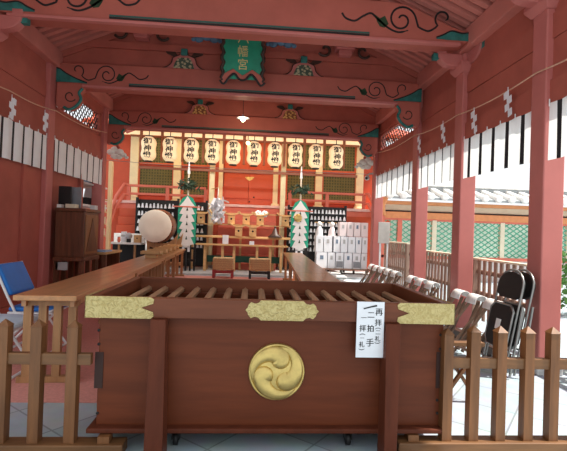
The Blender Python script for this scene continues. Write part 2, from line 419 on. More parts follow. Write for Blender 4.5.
nosing(XR-.02, Y2-.03, 3.27, -1, 'red and green carved bracket under the right end of the plaque crossbeam')
nosing(XL-.05, Y3-.03, 3.21, 1, 'red carved bracket under the left end of the farthest crossbeam')
nosing(XR-.02, Y3-.03, 3.21, -1, 'red carved bracket under the right end of the farthest crossbeam')
# cloud-like grey carvings hanging beyond the farthest beam
def cloud(x, y, z, s, lab):
    t = thing('cloud_carving', (x, y, z), lab, 'carving', 'cloud carvings'); b = MB()
    for dx, dz, r in ((.02, 0, .08), (.10, .06, .08), (.19, .01, .085), (.27, -.05, .065), (.10, -.08, .08), (.34, -.10, .04), (.19, -.10, .06)):
        b.ico((x+s*dx, y, z+dz), r, 12, 8, 0, (1.1, .5, .8))
    b.build('cloud', M('cloud_grey_%d' % (s+1), (.78, .82, .74), .6, var=.2), t)
    MB().tube([(x+s*.18, y, z+.08), (x+s*.05, y-.1, z+.35), (x+s*.02, y-.23, z+.5)], .03, 6).build('stem', redbeam, t)
p = A(110, 152, 9.2); cloud(p.x, 9.2, p.z, 1, 'grey-green carved cloud below the left end of the farthest crossbeam')
p = A(372, 163, 9.2); cloud(p.x, 9.2, p.z, -1, 'grey-green carved cloud below the right end of the farthest crossbeam')

# frog-leg struts standing on the beams
def strut(x, y, z, w, h, lab, infill):
    t = thing('frog_leg_strut', (x, y, z), lab, 'strut', 'carved struts on the crossbeams')
    half = smooth([(w/2, 0), (w/2, .03), (w*.40, .05), (w*.30, h*.35), (w*.26, h*.62), (w*.14, h*.74), (.06, h*.78)], 3)
    inn = smooth([(.05, h*.60), (w*.15, h*.55), (w*.22, h*.30), (w*.26, 0)], 3)
    poly = half + [(-a, b) for a, b in half[::-1]]
    MB().prism(poly, (x, y, z), (1, 0, 0), (0, 0, 1), (0, .08, 0)).build('strut_body', redpost, t, .008); sb_ = KIDS(t)[0]
    ip = inn + [(-a, b) for a, b in inn[::-1]]
    MB().prism(ip, (x, y-.01, z+.01), (1, 0, 0), (0, 0, 1), (0, .02, 0)).build('carved_infill', infill, t)
    MB().box(x-.05, x+.05, y-.02, y+.08, z+h*.74, z+h*1.08).build('top_block', teal, t, .012)
    for s in (-1, 1):
        c = MB(); c.prism(smooth([(s*.10, h*.74), (s*.16, h*.98), (s*.28, h*.92), (s*.22, h*.80), (s*.12, h*.70)], 3), (x, y+.02, z), (1, 0, 0), (0, 0, 1), (0, .03, 0))
        c.build('side_leaf', darkbr, t)
    for s in (-1, 1): MB().ribbon([(s*a*1.02, b) for a, b in half], .014, (x, y-.004, z), (1, 0, 0), (0, 0, 1), (0, .004, 0)).build('outline', darkbr, sb_)
def carvemat(nm, c1, c2):
    m = M(nm, c1, .5, var=.2); N = m.node_tree.nodes; L = m.node_tree.links
    v = N.new('ShaderNodeTexVoronoi'); v.inputs['Scale'].default_value = 22; tc = N.new('ShaderNodeTexCoord'); L.new(tc.outputs['Object'], v.inputs['Vector'])
    rp = N.new('ShaderNodeValToRGB'); rp.color_ramp.interpolation = 'CONSTANT'
    rp.color_ramp.elements[0].color = (*c1, 1); rp.color_ramp.elements[1].position = .45; rp.color_ramp.elements[1].color = (*c2, 1)
    L.new(v.outputs['Distance'], rp.inputs['Fac']); L.new(rp.outputs['Color'], N['Principled BSDF'].inputs['Base Color'])
    return m
cv1 = carvemat('carving_mixed', (.42, .36, .22), (.06, .09, .06)); cv2 = carvemat('carving_gold', (.60, .36, .12), (.20, .07, .03))
strut(-1.13, Y2+.03, 3.56, .62, .31, 'carved strut with green top block left of the green plaque', cv1)
strut(.69, Y2+.03, 3.56, .62, .31, 'carved strut with green top block right of the green plaque', cv1)
strut(-1.17, Y3+.03, 3.50, .60, .30, 'gold-filled carved strut on the farthest crossbeam, left of the light bulb', cv2)
strut(.68, Y3+.03, 3.50, .60, .30, 'gold-filled carved strut on the farthest crossbeam, right of the light bulb', cv2)
# brackets under the purlins on the plaque wall
for i, (px, py) in enumerate(((143, 30), (344, 48))):
    p = A(px, py, Y2+.06); t = thing('purlin_bracket', p, 'red purlin bracket with dark leaves high %s of the green plaque' % ('left', 'right')[i], 'bracket', 'purlin brackets')
    MB().box(p.x-.1, p.x+.1, Y2-.06, Y2+.12, p.z-.16, p.z-.07).box(p.x-.15, p.x+.15, Y2-.08, Y2+.12, p.z-.07, p.z+.03).build('block', redpost, t, .012)
    for s in (-1, 1):
        c = MB(); c.tube([(p.x+s*a, Y2+.02, p.z+b) for a, b in spiral((.30, -.06), .03, .11, R(20), R(330), 14)], .022, 6)
        c.build('leaf_scroll', darkbr, t)
    MB().box(p.x-.09, p.x+.09, 4.9, Y2+.1, p.z+.03, p.z+.07).build('purlin', redbeam, t)
# blue-grey cloud paintings beside the plaque
for i, (px, py) in enumerate(((207, 38), (281, 43))):
    p = A(px, py, Y2+.08); t = thing('cloud_ornament', p, 'small blue cloud carving on the upper wall %s of the green plaque' % ('left', 'right')[i], 'carving', 'blue cloud carvings')
    b = MB()
    for dx, dz, r in ((-.12, -.02, .07), (0, .03, .09), (.11, -.01, .075), (.2, -.03, .045), (-.2, -.03, .04)): b.ico((p.x+dx, Y2+.09, p.z+dz), r, 12, 8, 0, (1, .4, .8))
    b.build('cloud', M('cloud_blue_%d' % i, (.10, .20, .30), .6, var=.3), t)

# ================================================================== PLAQUE
pl = Vector((-.235, 6.22, 3.86)); t = thing('shrine_plaque', pl, 'tall green plaque with gold characters and wavy dark frame, hung high at centre', 'plaque')
tilt = R(14); uz = Vector((0, -math.sin(tilt), math.cos(tilt))); ux = Vector((1, 0, 0)); nn = Vector((0, -math.cos(tilt), -math.sin(tilt)))
MB().prism([(-.29, -.47), (.29, -.47), (.29, .6), (-.29, .6)], pl, ux, uz, -nn*.04).build('board', greenpl, t)
for s in (-1, 1):
    fr = MB(); e = [(s*(.285+.018*math.sin(i*1.9)+.008), -.5+1.12*i/26) for i in range(27)]
    fr.tube([pl + ux*a + uz*b + nn*.012 for a, b in e], .026, 6)
    fr.build('side_frame', darkbr, t)
bt = smooth([(-.33, -.50), (-.27, -.55), (-.19, -.45), (-.12, -.40), (-.05, -.47), (0, -.485), (.05, -.47), (.12, -.40), (.19, -.45), (.27, -.55), (.33, -.50), ], 3)
MB().prism(bt + [(.31, -.43), (.14, -.33), (0, -.42), (-.14, -.33), (-.31, -.43)], pl + nn*.03, ux, uz, -nn*.06).build('scalloped_foot', redbeam, t, .008)
MB().tube([pl + ux*a + uz*b + nn*.035 for a, b in bt], .016, 6).build('foot_edge', black, t)
gm = MB(); fn = lambda a, b: pl + ux*a + uz*b + nn*.006
gch = M('gold_letter', (.62, .46, .18), .45, .2)
for i, ch in enumerate('月八幡宮'): put(gm, ch, fn, 0, .275-.178*i, .165)
gm.build('characters', gch, [o for o in KIDS(t) if o.name.startswith('board')][0])
MB().tube([pl+uz*.6, pl+uz*.6+Vector((0, .05, .4))], .012, 6).build('hanger', black, t)

# ================================================================== TRANSOM LATTICES
def transom(x, s, Ya, Yb, z0, z1, lab):
    t = thing('transom_lattice', (x, Ya, z0), lab, 'lattice', 'lattice transoms')
    f = MB(); w = .05
    f.box(x-.02, x+.04, Ya, Yb, z0, z0+w).box(x-.02, x+.04, Ya, Yb, z1-w, z1).box(x-.02, x+.04, Ya, Ya+w, z0, z1).box(x-.02, x+.04, Yb-w, Yb, z0, z1)
    f.build('frame', red, t)
    l = MB(); k = .125; h = z1-z0-2*w; n = int((Yb-Ya+h)/k)
    for i in range(-int(h/k)-1, n):
        for dr in (1, -1):
            ya = Ya+w+i*k; pts = []
            a0, a1 = ya, ya+h
            lo, hi = max(a0, Ya+w), min(a1, Yb-w)
            if hi-lo < .03: continue
            za, zb_ = z0+w+(lo-a0), z0+w+(hi-a0)
            if dr < 0: za, zb_ = z1-w-(lo-a0), z1-w-(hi-a0)
            l.bar((x+.004*dr, lo, za), (x+.004*dr, hi, zb_), .006, .022)
    l.build('diagonal_bars', darkbr, t)
transom(XL-.08, -1, LC+PW+.06, LD-.12, 2.90, 3.36, 'dark diagonal lattice transom high on the left wall')
transom(XR+.08, 1, YC+PW+.10, YD-.12, 2.90, 3.30, 'dark diagonal lattice transom high on the right wall')

# ================================================================== CURTAINS
def curtain(x, Ya, Yb, zt, zb, ns, off, lab, hem=0.):
    sd = -1 if x < 0 else 1; t = thing('striped_curtain', (x, (Ya+Yb)/2, zt), lab, 'curtain', 'white striped curtains'); mb = MB()
    n = 160; cols = []
    wv = random.random()*6; AM = .4
    pitch = (Yb-Ya)/ns
    for i in range(n+1):
        u = i/n; y = Ya+(Yb-Ya)*u
        sag = .008*abs(math.sin(PI*u*ns))
        cols.append([(x + AM*(.018*math.sin(u*ns*2*PI+wv)*k + .010*math.sin(u*29+wv)), y, z) for k, z in ((.25, zt-sag), (.6, zt-.16-sag*.5), (.9, zt-.33), (1.1, zb+hem*math.sin(u*14)))])
    vs = [p for c in cols for p in c]; 
    for i in range(n):
        y = (cols[i][0][1]+cols[i+1][0][1])/2; ph = ((y-Ya)/pitch+off) % 1
        blk = abs(ph-.5)*pitch < .026
        mb.add([*cols[i], *cols[i+1]], [(j, j+4, j+5, j+1) for j in range(3)], 1 if blk else 0, True)
    mb.build('cloth', [cloth if x > 0 else clothl, blackc], t)
    for i in range(ns+1):
        y = Ya+(Yb-Ya)*i/ns; h = MB(); h.tube([(x, y, zt-.03), (x, y, zt+.02), (x, y, zt+.035)], .006, 6)
        h.build('hook', white, t)
curtain(XL-.012, LB+PW+.02, LC-.02, 2.44, 1.95, 5, 0, 'white curtain with dark stripes on the left wall, nearer of the two there')
curtain(XL-.012, LC+PW+.03, LD-.02, 2.46, 1.97, 7, 0, 'white curtain with dark stripes on the left wall above the wooden cabinet')
curtain(XR+.025, 2.85, YA-.02, 2.41, 1.90, 3, 0, 'white striped curtain at the right edge, nearest of the curtains on the right')
curtain(XR+.025, YA+PW+.02, YB-.02, 2.41, 1.92, 5, 0, 'white striped curtain on the right above the black folding chairs')
curtain(XR+.025, YB+PW+.02, YC-.02, 2.42, 1.93, 5, 0, 'white striped curtain on the right between second and third red posts')
curtain(XR+.025, YC+PW+.02, YD-.02, 2.43, 1.95, 7, 0, 'white striped curtain on the right, farthest back')

# ================================================================== ROPES AND PAPER STREAMERS
def ropeline(pts, lab):
    t = thing('straw_rope', pts[0], lab, 'rope'); 
    P = [Vector(p) for p in pts]; out = []
    for i in range(len(P)-1):
        for j in range(8):
            u = j/8; q = P[i].lerp(P[i+1], u); q.z -= .05*math.sin(PI*u)*(P[i+1]-P[i]).length*.5; out.append(q)
    out.append(P[-1]); MB().tube(out, .008, 6).build('cord', rope, t)
ropeline([(2.53, 2.9, 2.70), (2.53, YA+.1, 2.72), (2.53, YB+.1, 2.74), (2.53, YC+.1, 2.80), (2.53, YD, 2.92)], 'thin straw rope strung along the right wall above the curtains')
ropeline([(-2.92, 3.6, 2.72), (-2.92, YB+.1, 2.74), (-2.92, LC+.1, 2.83), (-2.92, LD, 3.0)], 'thin straw rope strung along the left wall above the curtains')
def shide(lab, loc, s=1):
    t = thing('paper_streamer', loc, lab, 'paper streamer', 'folded paper streamers'); x, y, z = loc; mb = MB()
    for dd, tx in ((0, .0), (.035, .006)):
        for i in range(4):
            o_ = (-.022 if i % 2 else .022)+dd*(1-i*.2); zt_ = -i*.062
            mb.prism([(o_-.03, zt_), (o_+.03, zt_-.012), (o_+.022, zt_-.085), (o_-.038, zt_-.07)], (x+tx+.003*i, y, z), (0, 1, 0), (0, 0, 1), (.003, 0, 0))
    mb.tube([(x, y, z-.02), (x, y, z+.03)], .004, 5)
    mb.build('folded_paper', paper, t)
for x, pts, nm in ((2.50, [(508, 90, 'above the curtain with the folding chairs'), (474, 110, 'beside the second red post'), (443, 123, 'between second and third posts, the nearer'), (419, 136, 'beside the third red post')], 'right'),
               (-2.91, [(12, 97, 'nearer the left edge'), (45, 112, 'close to the red post')], 'left')):
    for px, py, w in pts:
        d = fw + rt*((px-283.5)/FPX) - up*((py-225.5)/FPX); k = x/d.x; shide('white paper streamer on the %s rope, %s' % (nm, w), (x, d.y*k, H+d.z*k))

# ================================================================== OFFERTORY BOX
X0, X1, F, B = -.86, 1.13, 2.33, 3.30
t = thing('offertory_box', ((X0+X1)/2, 2.8, 0), 'large dark wooden offertory box with gold crest, in front at centre', 'offertory box')
b = MB(); b.box(X0+.055, X1-.03, F+.05, F+.09, .12, .72).box(X0+.055, X1-.03, B-.09, B-.05, .12, .72).box(X0+.055, X0+.095, F+.09, B-.09, .12, .72).box(X1-.07, X1-.03, F+.09, B-.09, .12, .72).box(X0+.06, X1-.04, F+.06, B-.06, .13, .16)
b.build('body', boxw, t, .004)
MB().box(X0+.02, X1-.005, F+.0, B, .10, .128).build('base_ledge', boxd, t, .008)
r = MB(); r.box(X0, X1, F, F+.045, .712, .82).box(X0, X1, B-.045, B, .712, .82).box(X0, X0+.045, F+.045, B-.045, .712, .82).box(X1-.045, X1, F+.045, B-.045, .712, .82)
r.build('rim', boxr, t, .004)
MB().box(X0+.10, X1-.075, F+.095, B-.095, .56, .58).build('inner_floor', boxin, t)
n = 16
for i in range(n):
    x = X0+.105 + (X1-X0-.21)*i/(n-1)
    MB().prism([(-.022, 0), (.022, 0), (.022, .022), (0, .036), (-.022, .022)], (x, F+.045, .726), (1, 0, 0), (0, 0, 1), (0, B-F-.09, 0)).build('slat', slatw, t)
# front uprights, set before the body and reaching the paving
for px0, px1 in ((152.3, 167.5), (383.2, 398)):
    a = A(px0, 326, F+.02).x; c = A(px1, 326, F+.02).x
    u = MB(); yb = F-.10
    xa, xc = A(px0-8, 451, yb).x, A(px1-4 if px0 < 200 else px1-3.2, 451, yb).x
    xa = max(xa, a-.02); 
    u.add([(a, F-.035, .712), (c, F-.035, .712), (c, F+.048, .712), (a, F+.048, .712), (xa, yb-.03, 0), (xc, yb-.03, 0), (xc, F-.001, 0), (xa, F-.001, 0)],
          [(0, 1, 2, 3), (7, 6, 5, 4), (0, 4, 5, 1), (1, 5, 6, 2), (2, 6, 7, 3), (3, 7, 4, 0)])
    u.build('front_upright', boxd, t, .004)
def plate(poly, nm='gilt_plate'):
    return MB().prism(poly, (0, F-.006, 0), (1, 0, 0), (0, 0, 1), (0, .007, 0)).build(nm, eng, t, .002)
zt, zb = .824, .709; zm = (zt+zb)/2
def endcut(x, s):   # bracket-shaped end
    return [(x-s*.0, zt), (x+s*.016, zt-.012), (x+s*.012, zm+.022), (x-s*.035, zm+.006), (x-s*.05, zm), (x-s*.035, zm-.006), (x+s*.012, zm-.022), (x+s*.016, zb+.012), (x, zb)]
xp = A(151, 307, F).x; plate([(X0-.006, zb), (X0-.006, zt)] + endcut(xp, 1))
xp = A(400, 313, F).x; plate([(X1+.006, zb), (X1+.006, zt)][::1] + endcut(xp, -1))
for xx in (X0-.006, X1): MB().box(xx, xx+.006, F-.006, F+.30, zb, zt).build('gilt_side_plate', eng, t, .002)
ca, cb = A(247, 312, F).x, A(317, 312, F).x
cap = lambda x, s: [(x-s*.075, zt-.003), (x-s*.060, zt-.018), (x-s*.040, zt-.022), (x-s*.022, zt-.014), (x-s*.006, zt-.030), (x-s*.002, zm+.012), (x+s*.010, zm), (x-s*.002, zm-.012), (x-s*.006, zb+.030), (x-s*.022, zb+.014), (x-s*.040, zb+.022), (x-s*.060, zb+.018), (x-s*.075, zb+.003)]
plate(cap(cb, 1) + cap(ca, -1)[::-1])
# crest: gold medallion with three commas
cc = A(276.5, 371, F+.05); cr_ = .155
MB().lathe([(cr_, 0), (cr_, -.014), (cr_*.97, -.022), (cr_*.93, -.022), (cr_*.91, -.015), (cr_*.55, -.020), (0, -.023)], (cc.x, F+.05, cc.z), 48, 0, (0, 1, 0)).build('gold_crest', gold, t)
crest = KIDS(t)[-1]
crest = [o for o in KIDS(t) if o.name.startswith('gold_crest')][0]
for k in range(3):
    th0 = R(90+120*k) + R(-12)
    mb = MB(); rows = []
    hc = (.080*math.cos(th0), .080*math.sin(th0))
    # comma: spine from the head, bending counter-clockwise out to the rim, narrowing
    n = 26; sp_ = []
    for i in range(n+1):
        u = i/n; ang = th0 + R(130)*u**1.15; rad = .076 + (.132-.076)*min(1, u*1.25)**.8; w = .060*(1-u)**.62 * (1 if u > .0 else 1)
        sp_.append((rad*math.cos(ang), rad*math.sin(ang), w))
    # head dome
    for i in range(7):
        a = PI/2*i/6; pass
    rings = []
    # start cap
    d0 = (sp_[1][0]-sp_[0][0], sp_[1][1]-sp_[0][1]); l = math.hypot(*d0); d0 = (d0[0]/l, d0[1]/l)
    pre = []
    for i in range(7): 
        a = PI/2*(1-i/7); pre.append((sp_[0][0]-d0[0]*.060*math.sin(a), sp_[0][1]-d0[1]*.060*math.sin(a), .060*math.cos(a)))
    path = pre + sp_; m_ = 9; vs = []; fs = []
    for i, (x_, z_, w) in enumerate(path):
        a = path[max(0, i-1)]; c = path[min(len(path)-1, i+1)]; dx, dz = c[0]-a[0], c[1]-a[1]; l = math.hypot(dx, dz) or 1; nx, nz = -dz/l, dx/l
        w = max(w, .002)
        for j in range(m_):
            q = -1+2*j/(m_-1); hgt = .028*math.sqrt(max(0, 1-q*q))*min(1, w/.045)
            vs.append((cc.x + x_+nx*w*q, F+.05-.012-hgt, cc.z + z_+nz*w*q))
    for i in range(len(path)-1):
        for j in range(m_-1): fs.append((i*m_+j, i*m_+j+1, (i+1)*m_+j+1, (i+1)*m_+j))
    mb.add(vs, fs, 0, True); mb.build('comma_relief', gold, crest)
for px, py in ((99, 330), (99, 344), (97.5, 413), (440.5, 335), (440, 349), (437, 400), (437, 413)):
    p = A(px, py, F+.05); MB().lathe([(.008, 0), (.008, -.004), (.004, -.007), (0, -.007)], p, 10, 0, (0, 1, 0)).build('bolt', black, t)
for pa, pb in (((95.5, 352), (102.5, 388)), ((436.5, 352), (442, 388))):  # flat dark strips paint in the shade of the recesses at the board ends
    p, q = A(*pa, F+.05), A(*pb, F+.05); MB().box(p.x, q.x, F+.046, F+.054, p.z, q.z).build('recess_shade', M('recess_dark_%d' % int(pa[0]), (.035, .012, .008), .6), t)
for x in (-.385, .575):
    for y in (F+.09, B-.10):
        w = MB().lathe([(.012, -.014), (.034, -.012), (.036, 0), (.034, .012), (.012, .014)], (x, y, .036), 18, 0, (1, 0, 0)); w.box(x-.022, x-.016, y-.02, y+.02, .036, .098).box(x+.016, x+.022, y-.02, y+.02, .036, .098).box(x-.03, x+.03, y-.03, y+.03, .094, .1)
        w.build('caster', black, t)

# notice on the box
pa, pb = A(356.4, 330, F-.012), A(383.8, 330, F-.012); pa.z = A(370, 301.8, F-.012).z; pb.z = A(370, 357.5, F-.012).z
t = thing('paper_notice', ((pa.x+pb.x)/2, F-.012, pb.z), 'white paper notice with brush writing stuck on the front of the offertory box', 'notice')
nz0, nz1 = pb.z, pa.z; nx0, nx1 = pa.x, pb.x+.0
MB().box(nx0, nx1, F-.013, F-.010, nz0, nz1).build('sheet', paper, t)
ncx = (nx0+nx1)/2; w = nx1-nx0; h = nz1-nz0
fn = lambda a, b_: Vector((nx0+a*w, F-.0145, nz1-b_*h))
def fn2(a, b_): return Vector((a, F-.0145, b_))
ib = MB()
def nput(ch, u, v, sz, rot=0):
    for e in (0, .0012): put(ib, ch, fn2, nx0+u*w+e, nz1-v*h, sz*1.22, rot)
nput('再', .80, .18, .036); nput('拝', .78, .37, .033); nput('(', .78, .475, .028, R(-90)); nput('二', .78, .545, .024); nput('礼', .77, .66, .027); nput(')', .77, .735, .028, R(-90))
nput('二', .51, .235, .034); nput('拍', .50, .475, .034); nput('手', .50, .73, .038)
nput('一', .25, .285, .026); nput('拝', .22, .475, .032); nput('(', .22, .585, .028, R(-90)); nput('一', .21, .65, .020); nput('礼', .20, .765, .027); nput(')', .20, .855, .028, R(-90))
ib.ribbon([(nx0+w*.24, nz1-h*.125), (nx0+w*.5, nz1-h*.09), (nx0+w*.72, nz1-h*.065)], [.007, .007, .009], (0, F-.0155, 0), (1, 0, 0), (0, 0, 1), (0, .001, 0))
ib.build('brush_writing', ink, [o for o in KIDS(t) if o.name.startswith('sheet')][0])

# ================================================================== PICKET FENCES
def fence(lab, posts, Yf, xa, xb, base, stub=None):
    t = thing('picket_fence', (xa, Yf, 0), lab, 'fence')
    for x, zt in posts:
        w = .027
        p = MB().box(x-w, x+w, Yf-w, Yf+w, .062, zt)
        p.add([(x-w-.004, Yf-w-.004, zt), (x+w+.004, Yf-w-.004, zt), (x+w+.004, Yf+w+.004, zt), (x-w-.004, Yf+w+.004, zt), (x, Yf, zt+.035)], [(3, 2, 1, 0), (0, 1, 4), (1, 2, 4), (2, 3, 4), (3, 0, 4)])
        p.build('picket', fencew, t)
    MB().box(xa, xb, Yf-.018, Yf+.018, .462, .522).build('rail', fenceh, t, .004)
    MB().box(base[0], base[1], Yf-.05, Yf+.05, 0, .062).build('base_beam', fenceh, t, .006)
    if stub is not None: MB().box(stub-.03, stub+.03, Yf-.03, Yf+.03, .062, .096).build('stub_block', fencew, t)
    return t
YF = 2.335
fp = []
for px in (3, 36.5, 72.5): 
    p = A(px, 385, YF); fp.append((p.x, .66))
fence('brown picket fence on the left of the offertory box', fp, YF, fp[0][0]-.4, X0+.05-.012, (fp[0][0]-.4, A(125, 444, YF).x), A(105, 440, YF).x)
fp = []
for i, px in enumerate((446, 472.5, 499, 526.5, 551.5)):
    p = A(px, 385, YF+.02); fp.append((p.x, .668 if i else .65))
fp.append((fp[-1][0]+.155, .668))
tf = fence('brown picket fence with pointed posts on the right of the offertory box', fp, YF+.02, X1-.03+.012, fp[-1][0]+.3, (A(397, 444, YF).x, fp[-1][0]+.3), A(413, 436, YF).x)
p = A(441, 449, 2.24); tag(MB().box(p.x-.045, p.x+.05, 2.20, 2.26, 0, .03).build('wood_block', fenceh, bev=.004), 'small wooden block on the paving before the right fence', 'wood block')
# crossed stand behind the right fence
t = thing('crossed_stand', (1.52, 3.0, 0), 'thin brown crossed wooden stand behind the right picket fence', 'stand')
MB().bar((1.38, 3.0, .02), (1.66, 3.0, .42), .03, .02, side=(0, 1, 0)).build('leg', fencew, t); MB().bar((1.66, 3.03, .02), (1.38, 3.03, .42), .03, .02, side=(0, 1, 0)).build('leg', fencew, t)
MB().box(1.36, 1.68, 2.97, 3.06, .42, .445).build('top_bar', fenceh, t)

# ================================================================== LONG BENCH TABLES
def longbench(P, Q, w, z, joint, lab, feet):
    """P near centre, Q far centre"""
    P, Q = Vector(P), Vector(Q); d = (Q-P).normalized(); n = Vector((d.y, -d.x, 0)); L_ = (Q-P).length
    for (a, b, lb) in ((0, joint, lab[0]), (joint+.01, L_, lab[1])):
        p0 = P+d*a; t = thing('long_bench', (p0.x, p0.y, 0), lb, 'bench', 'long wooden benches')
        q0 = P+d*b; Z = Vector((0, 0, z-.02))
        MB().bar(p0+Z, q0+Z, w, .04, side=n).build('top', bench, t, .006)
        ap = MB()
        for s in (-1, 1): ap.bar(p0+d*.06+n*s*(w/2-.05)+Vector((0, 0, z-.065)), q0-d*.06+n*s*(w/2-.05)+Vector((0, 0, z-.065)), .03, .05, side=n)
        ap.build('apron', bench, t)
        for yy in ([.12, (b-a)/2, b-a-.12] if feet else [.12, b-a-.12]):
            c = p0+d*yy
            for s in (-.36, -.12, .12, .36):
                f_ = c+n*s*w; MB().bar(f_+Vector((0, 0, .05)), f_+Vector((0, 0, z-.04)), .056, .04, side=n).build('leg', benchl, t)
            MB().bar(c-n*w*.46+Vector((0, 0, z-.065)), c+n*w*.46+Vector((0, 0, z-.065)), .05, .05).build('top_bearer', benchl, t)
            MB().bar(c-n*w*.5+Vector((0, 0, .027)), c+n*w*.5+Vector((0, 0, .030)), .05, .045).build('foot', benchl, t)
longbench((-1.49, 3.24, 0), (-1.87, 10.75, 0), .44, .67, 4.25, ('long brown bench table on the left, its near end beside the picket fence', 'long brown bench table on the left carrying the small wooden trays'), True)
longbench((.72, 3.75, 0), (.98, 10.5, 0), .44, .67, 1.72, ('brown bench table on the right, right behind the offertory box', 'glossy brown bench table on the right reaching back to the streamers'), True)
# trays on the left bench
d = (Vector((-1.87, 10.75, 0))-Vector((-1.49, 3.24, 0))).normalized()
TR = ['nearest of the pale wooden trays on the left bench', 'second pale wooden tray from the near end on the left bench', 'third pale wooden tray from the near end on the left bench', 'fourth pale wooden tray from the near end on the left bench', 'fifth pale wooden tray from the near end on the left bench', 'farthest of the pale wooden trays on the left bench']
t = thing('wooden_tray', (0, 0, 0), TR[0], 'tray', 'trays on the left bench')
MB().box(-.16, .16, -.14, .14, .06, .07).box(-.16, .16, -.14, -.13, .06, .11).box(-.16, .16, .13, .14, .06, .11).box(-.16, -.15, -.14, .14, .06, .11).box(.15, .16, -.14, .14, .06, .11).build('dish', palew, t)
MB().box(-.09, .09, -.08, .08, 0, .06).build('foot', palew, t)
for i in range(6):
    q = Vector((-1.49, 3.24, 0)) + d*(4.2+.60*i); o = t if i == 0 else copy_tree(t, label=TR[i]); o.location = (q.x, q.y, .67); o.rotation_euler.z = .05

# ================================================================== BLUE FOLDING CHAIRS (left)
def bluechair(loc, lab, seat):
    t = thing('blue_chair', loc, lab, 'chair', 'blue folding chairs'); x, y, z = loc; W = .42
    MB().bar((x+.03, y, .54), (x-.10, y, .81), W, .05, side=(0, 1, 0)).build('backrest', blue, t, .02)
    MB().box(x+.02, x+.42, y-W/2, y+W/2, .40, .44).build('seat', seat, t, .018)
    fr = MB()
    for s in (-1, 1):
        yy = y+s*(W/2+.015)
        fr.tube([(x-.105, yy, .81), (x+.02, yy, .54), (x+.10, yy, .38), (x+.36, yy, .0)], .012, 8)
        fr.tube([(x+.42, yy, .42), (x+.30, yy, .37), (x-.06, yy, .0)], .012, 8)
    for a in ((x+.36, .012), (x-.06, .012), (x-.105, .80)): fr.tube([(a[0], y-W/2-.015, a[1]), (a[0], y+W/2+.015, a[1])], .012, 8)
    fr.build('tube_frame', steelw, t)
    MB().box(x+.03, x+.41, y-W/2-.025, y+W/2+.025, .385, .40).build('seat_pan', steelw, t)
bluechair((-2.15, 3.50, 0), 'blue-backed folding chair with seat coloured pale as in sunlight at the left edge behind the bench end', blue_sunlit)
bluechair((-2.17, 4.2, 0), 'blue folding chair mostly hidden behind the left bench, farther from the fence', blue)

# ================================================================== BLACK FOLDED CHAIRS (right)
def blackchair(y, xb, lab):
    """folded, leaning towards +X against the post"""
    t = thing('folded_chair', (xb, y, 0), lab, 'chair', 'black folding chairs')
    lean = .20; W = .36
    def P(u, h, o=0): return Vector((xb + lean*h - o*.97, y+u, h + o*lean*.9))
    fr = MB()
    loop = [P(-W/2, .02), P(-W/2, .78)] + [P(-W/2*math.cos(a), .78+.14*math.sin(a)) for a in [PI*i/10 for i in range(1, 10)]] + [P(W/2, .78), P(W/2, .02)]
    fr.tube(loop, .010, 8); fr.tube([P(-W/2-.02, .03, -.04), P(-W/2-.02, .62, -.02)], .011, 8); fr.tube([P(W/2+.02, .03, -.04), P(W/2+.02, .62, -.02)], .011, 8)
    for h in (.10, .24): fr.tube([P(-W/2, h), P(W/2, h)], .009, 8)
    fr.build('steel_frame', steel, t)
    bk = [P(-W/2*math.cos(a), .78+.12*math.sin(a), .008) for a in [PI*i/12 for i in range(13)]] + [P(W/2*.97, .70, .008), P(.1, .665, .012), P(-.1, .665, .012), P(-W/2*.97, .70, .008)]
    bb = MB(); n = len(bk); nv = Vector((.97, 0, -.18))*.028
    bb.add(bk + [p+nv for p in bk], [tuple(range(n)), tuple(range(2*n-1, n-1, -1))] + [(i, i+n, (i+1) % n+n, (i+1) % n) for i in range(n)]); bb.build('backrest', vinyl, t)
    c = .05; sq = [(-.16, .24+c), (-.16+c, .24), (.16-c, .24), (.16, .24+c), (.16, .60-c), (.16-c, .60), (-.16+c, .60), (-.16, .60-c)]
    sp2 = [P(u, h, .035) for u, h in sq]; n = len(sp2); nv = Vector((.97, 0, -.18))*.03
    MB().add(sp2 + [p+nv for p in sp2], [tuple(range(n)), tuple(range(2*n-1, n-1, -1))] + [(i, i+n, (i+1) % n+n, (i+1) % n) for i in range(n)]).build('seat', vinyl, t)
    rim = [P(u*1.06, .42+(h-.42)*1.05, .03) for u, h in sq]; MB().tube(rim, .010, 6, closed=True).build('seat_rim', steel, t)
    l = [P(-.035, .38, .042), P(.035, .38, .042), P(.035, .47, .042), P(-.035, .47, .042)]; nv *= .1
    MB().add(l + [p+nv for p in l], [(0, 1, 2, 3), (7, 6, 5, 4), (0, 4, 5, 1), (1, 5, 6, 2), (2, 6, 7, 3), (3, 7, 4, 0)]).build('sticker', white, t)
blackchair(3.72, 2.17, 'black folded chair with white sticker leaning on the nearest right post, front one')
blackchair(3.74, 2.275, 'black folded chair squeezed between the stickered chair and the red post')

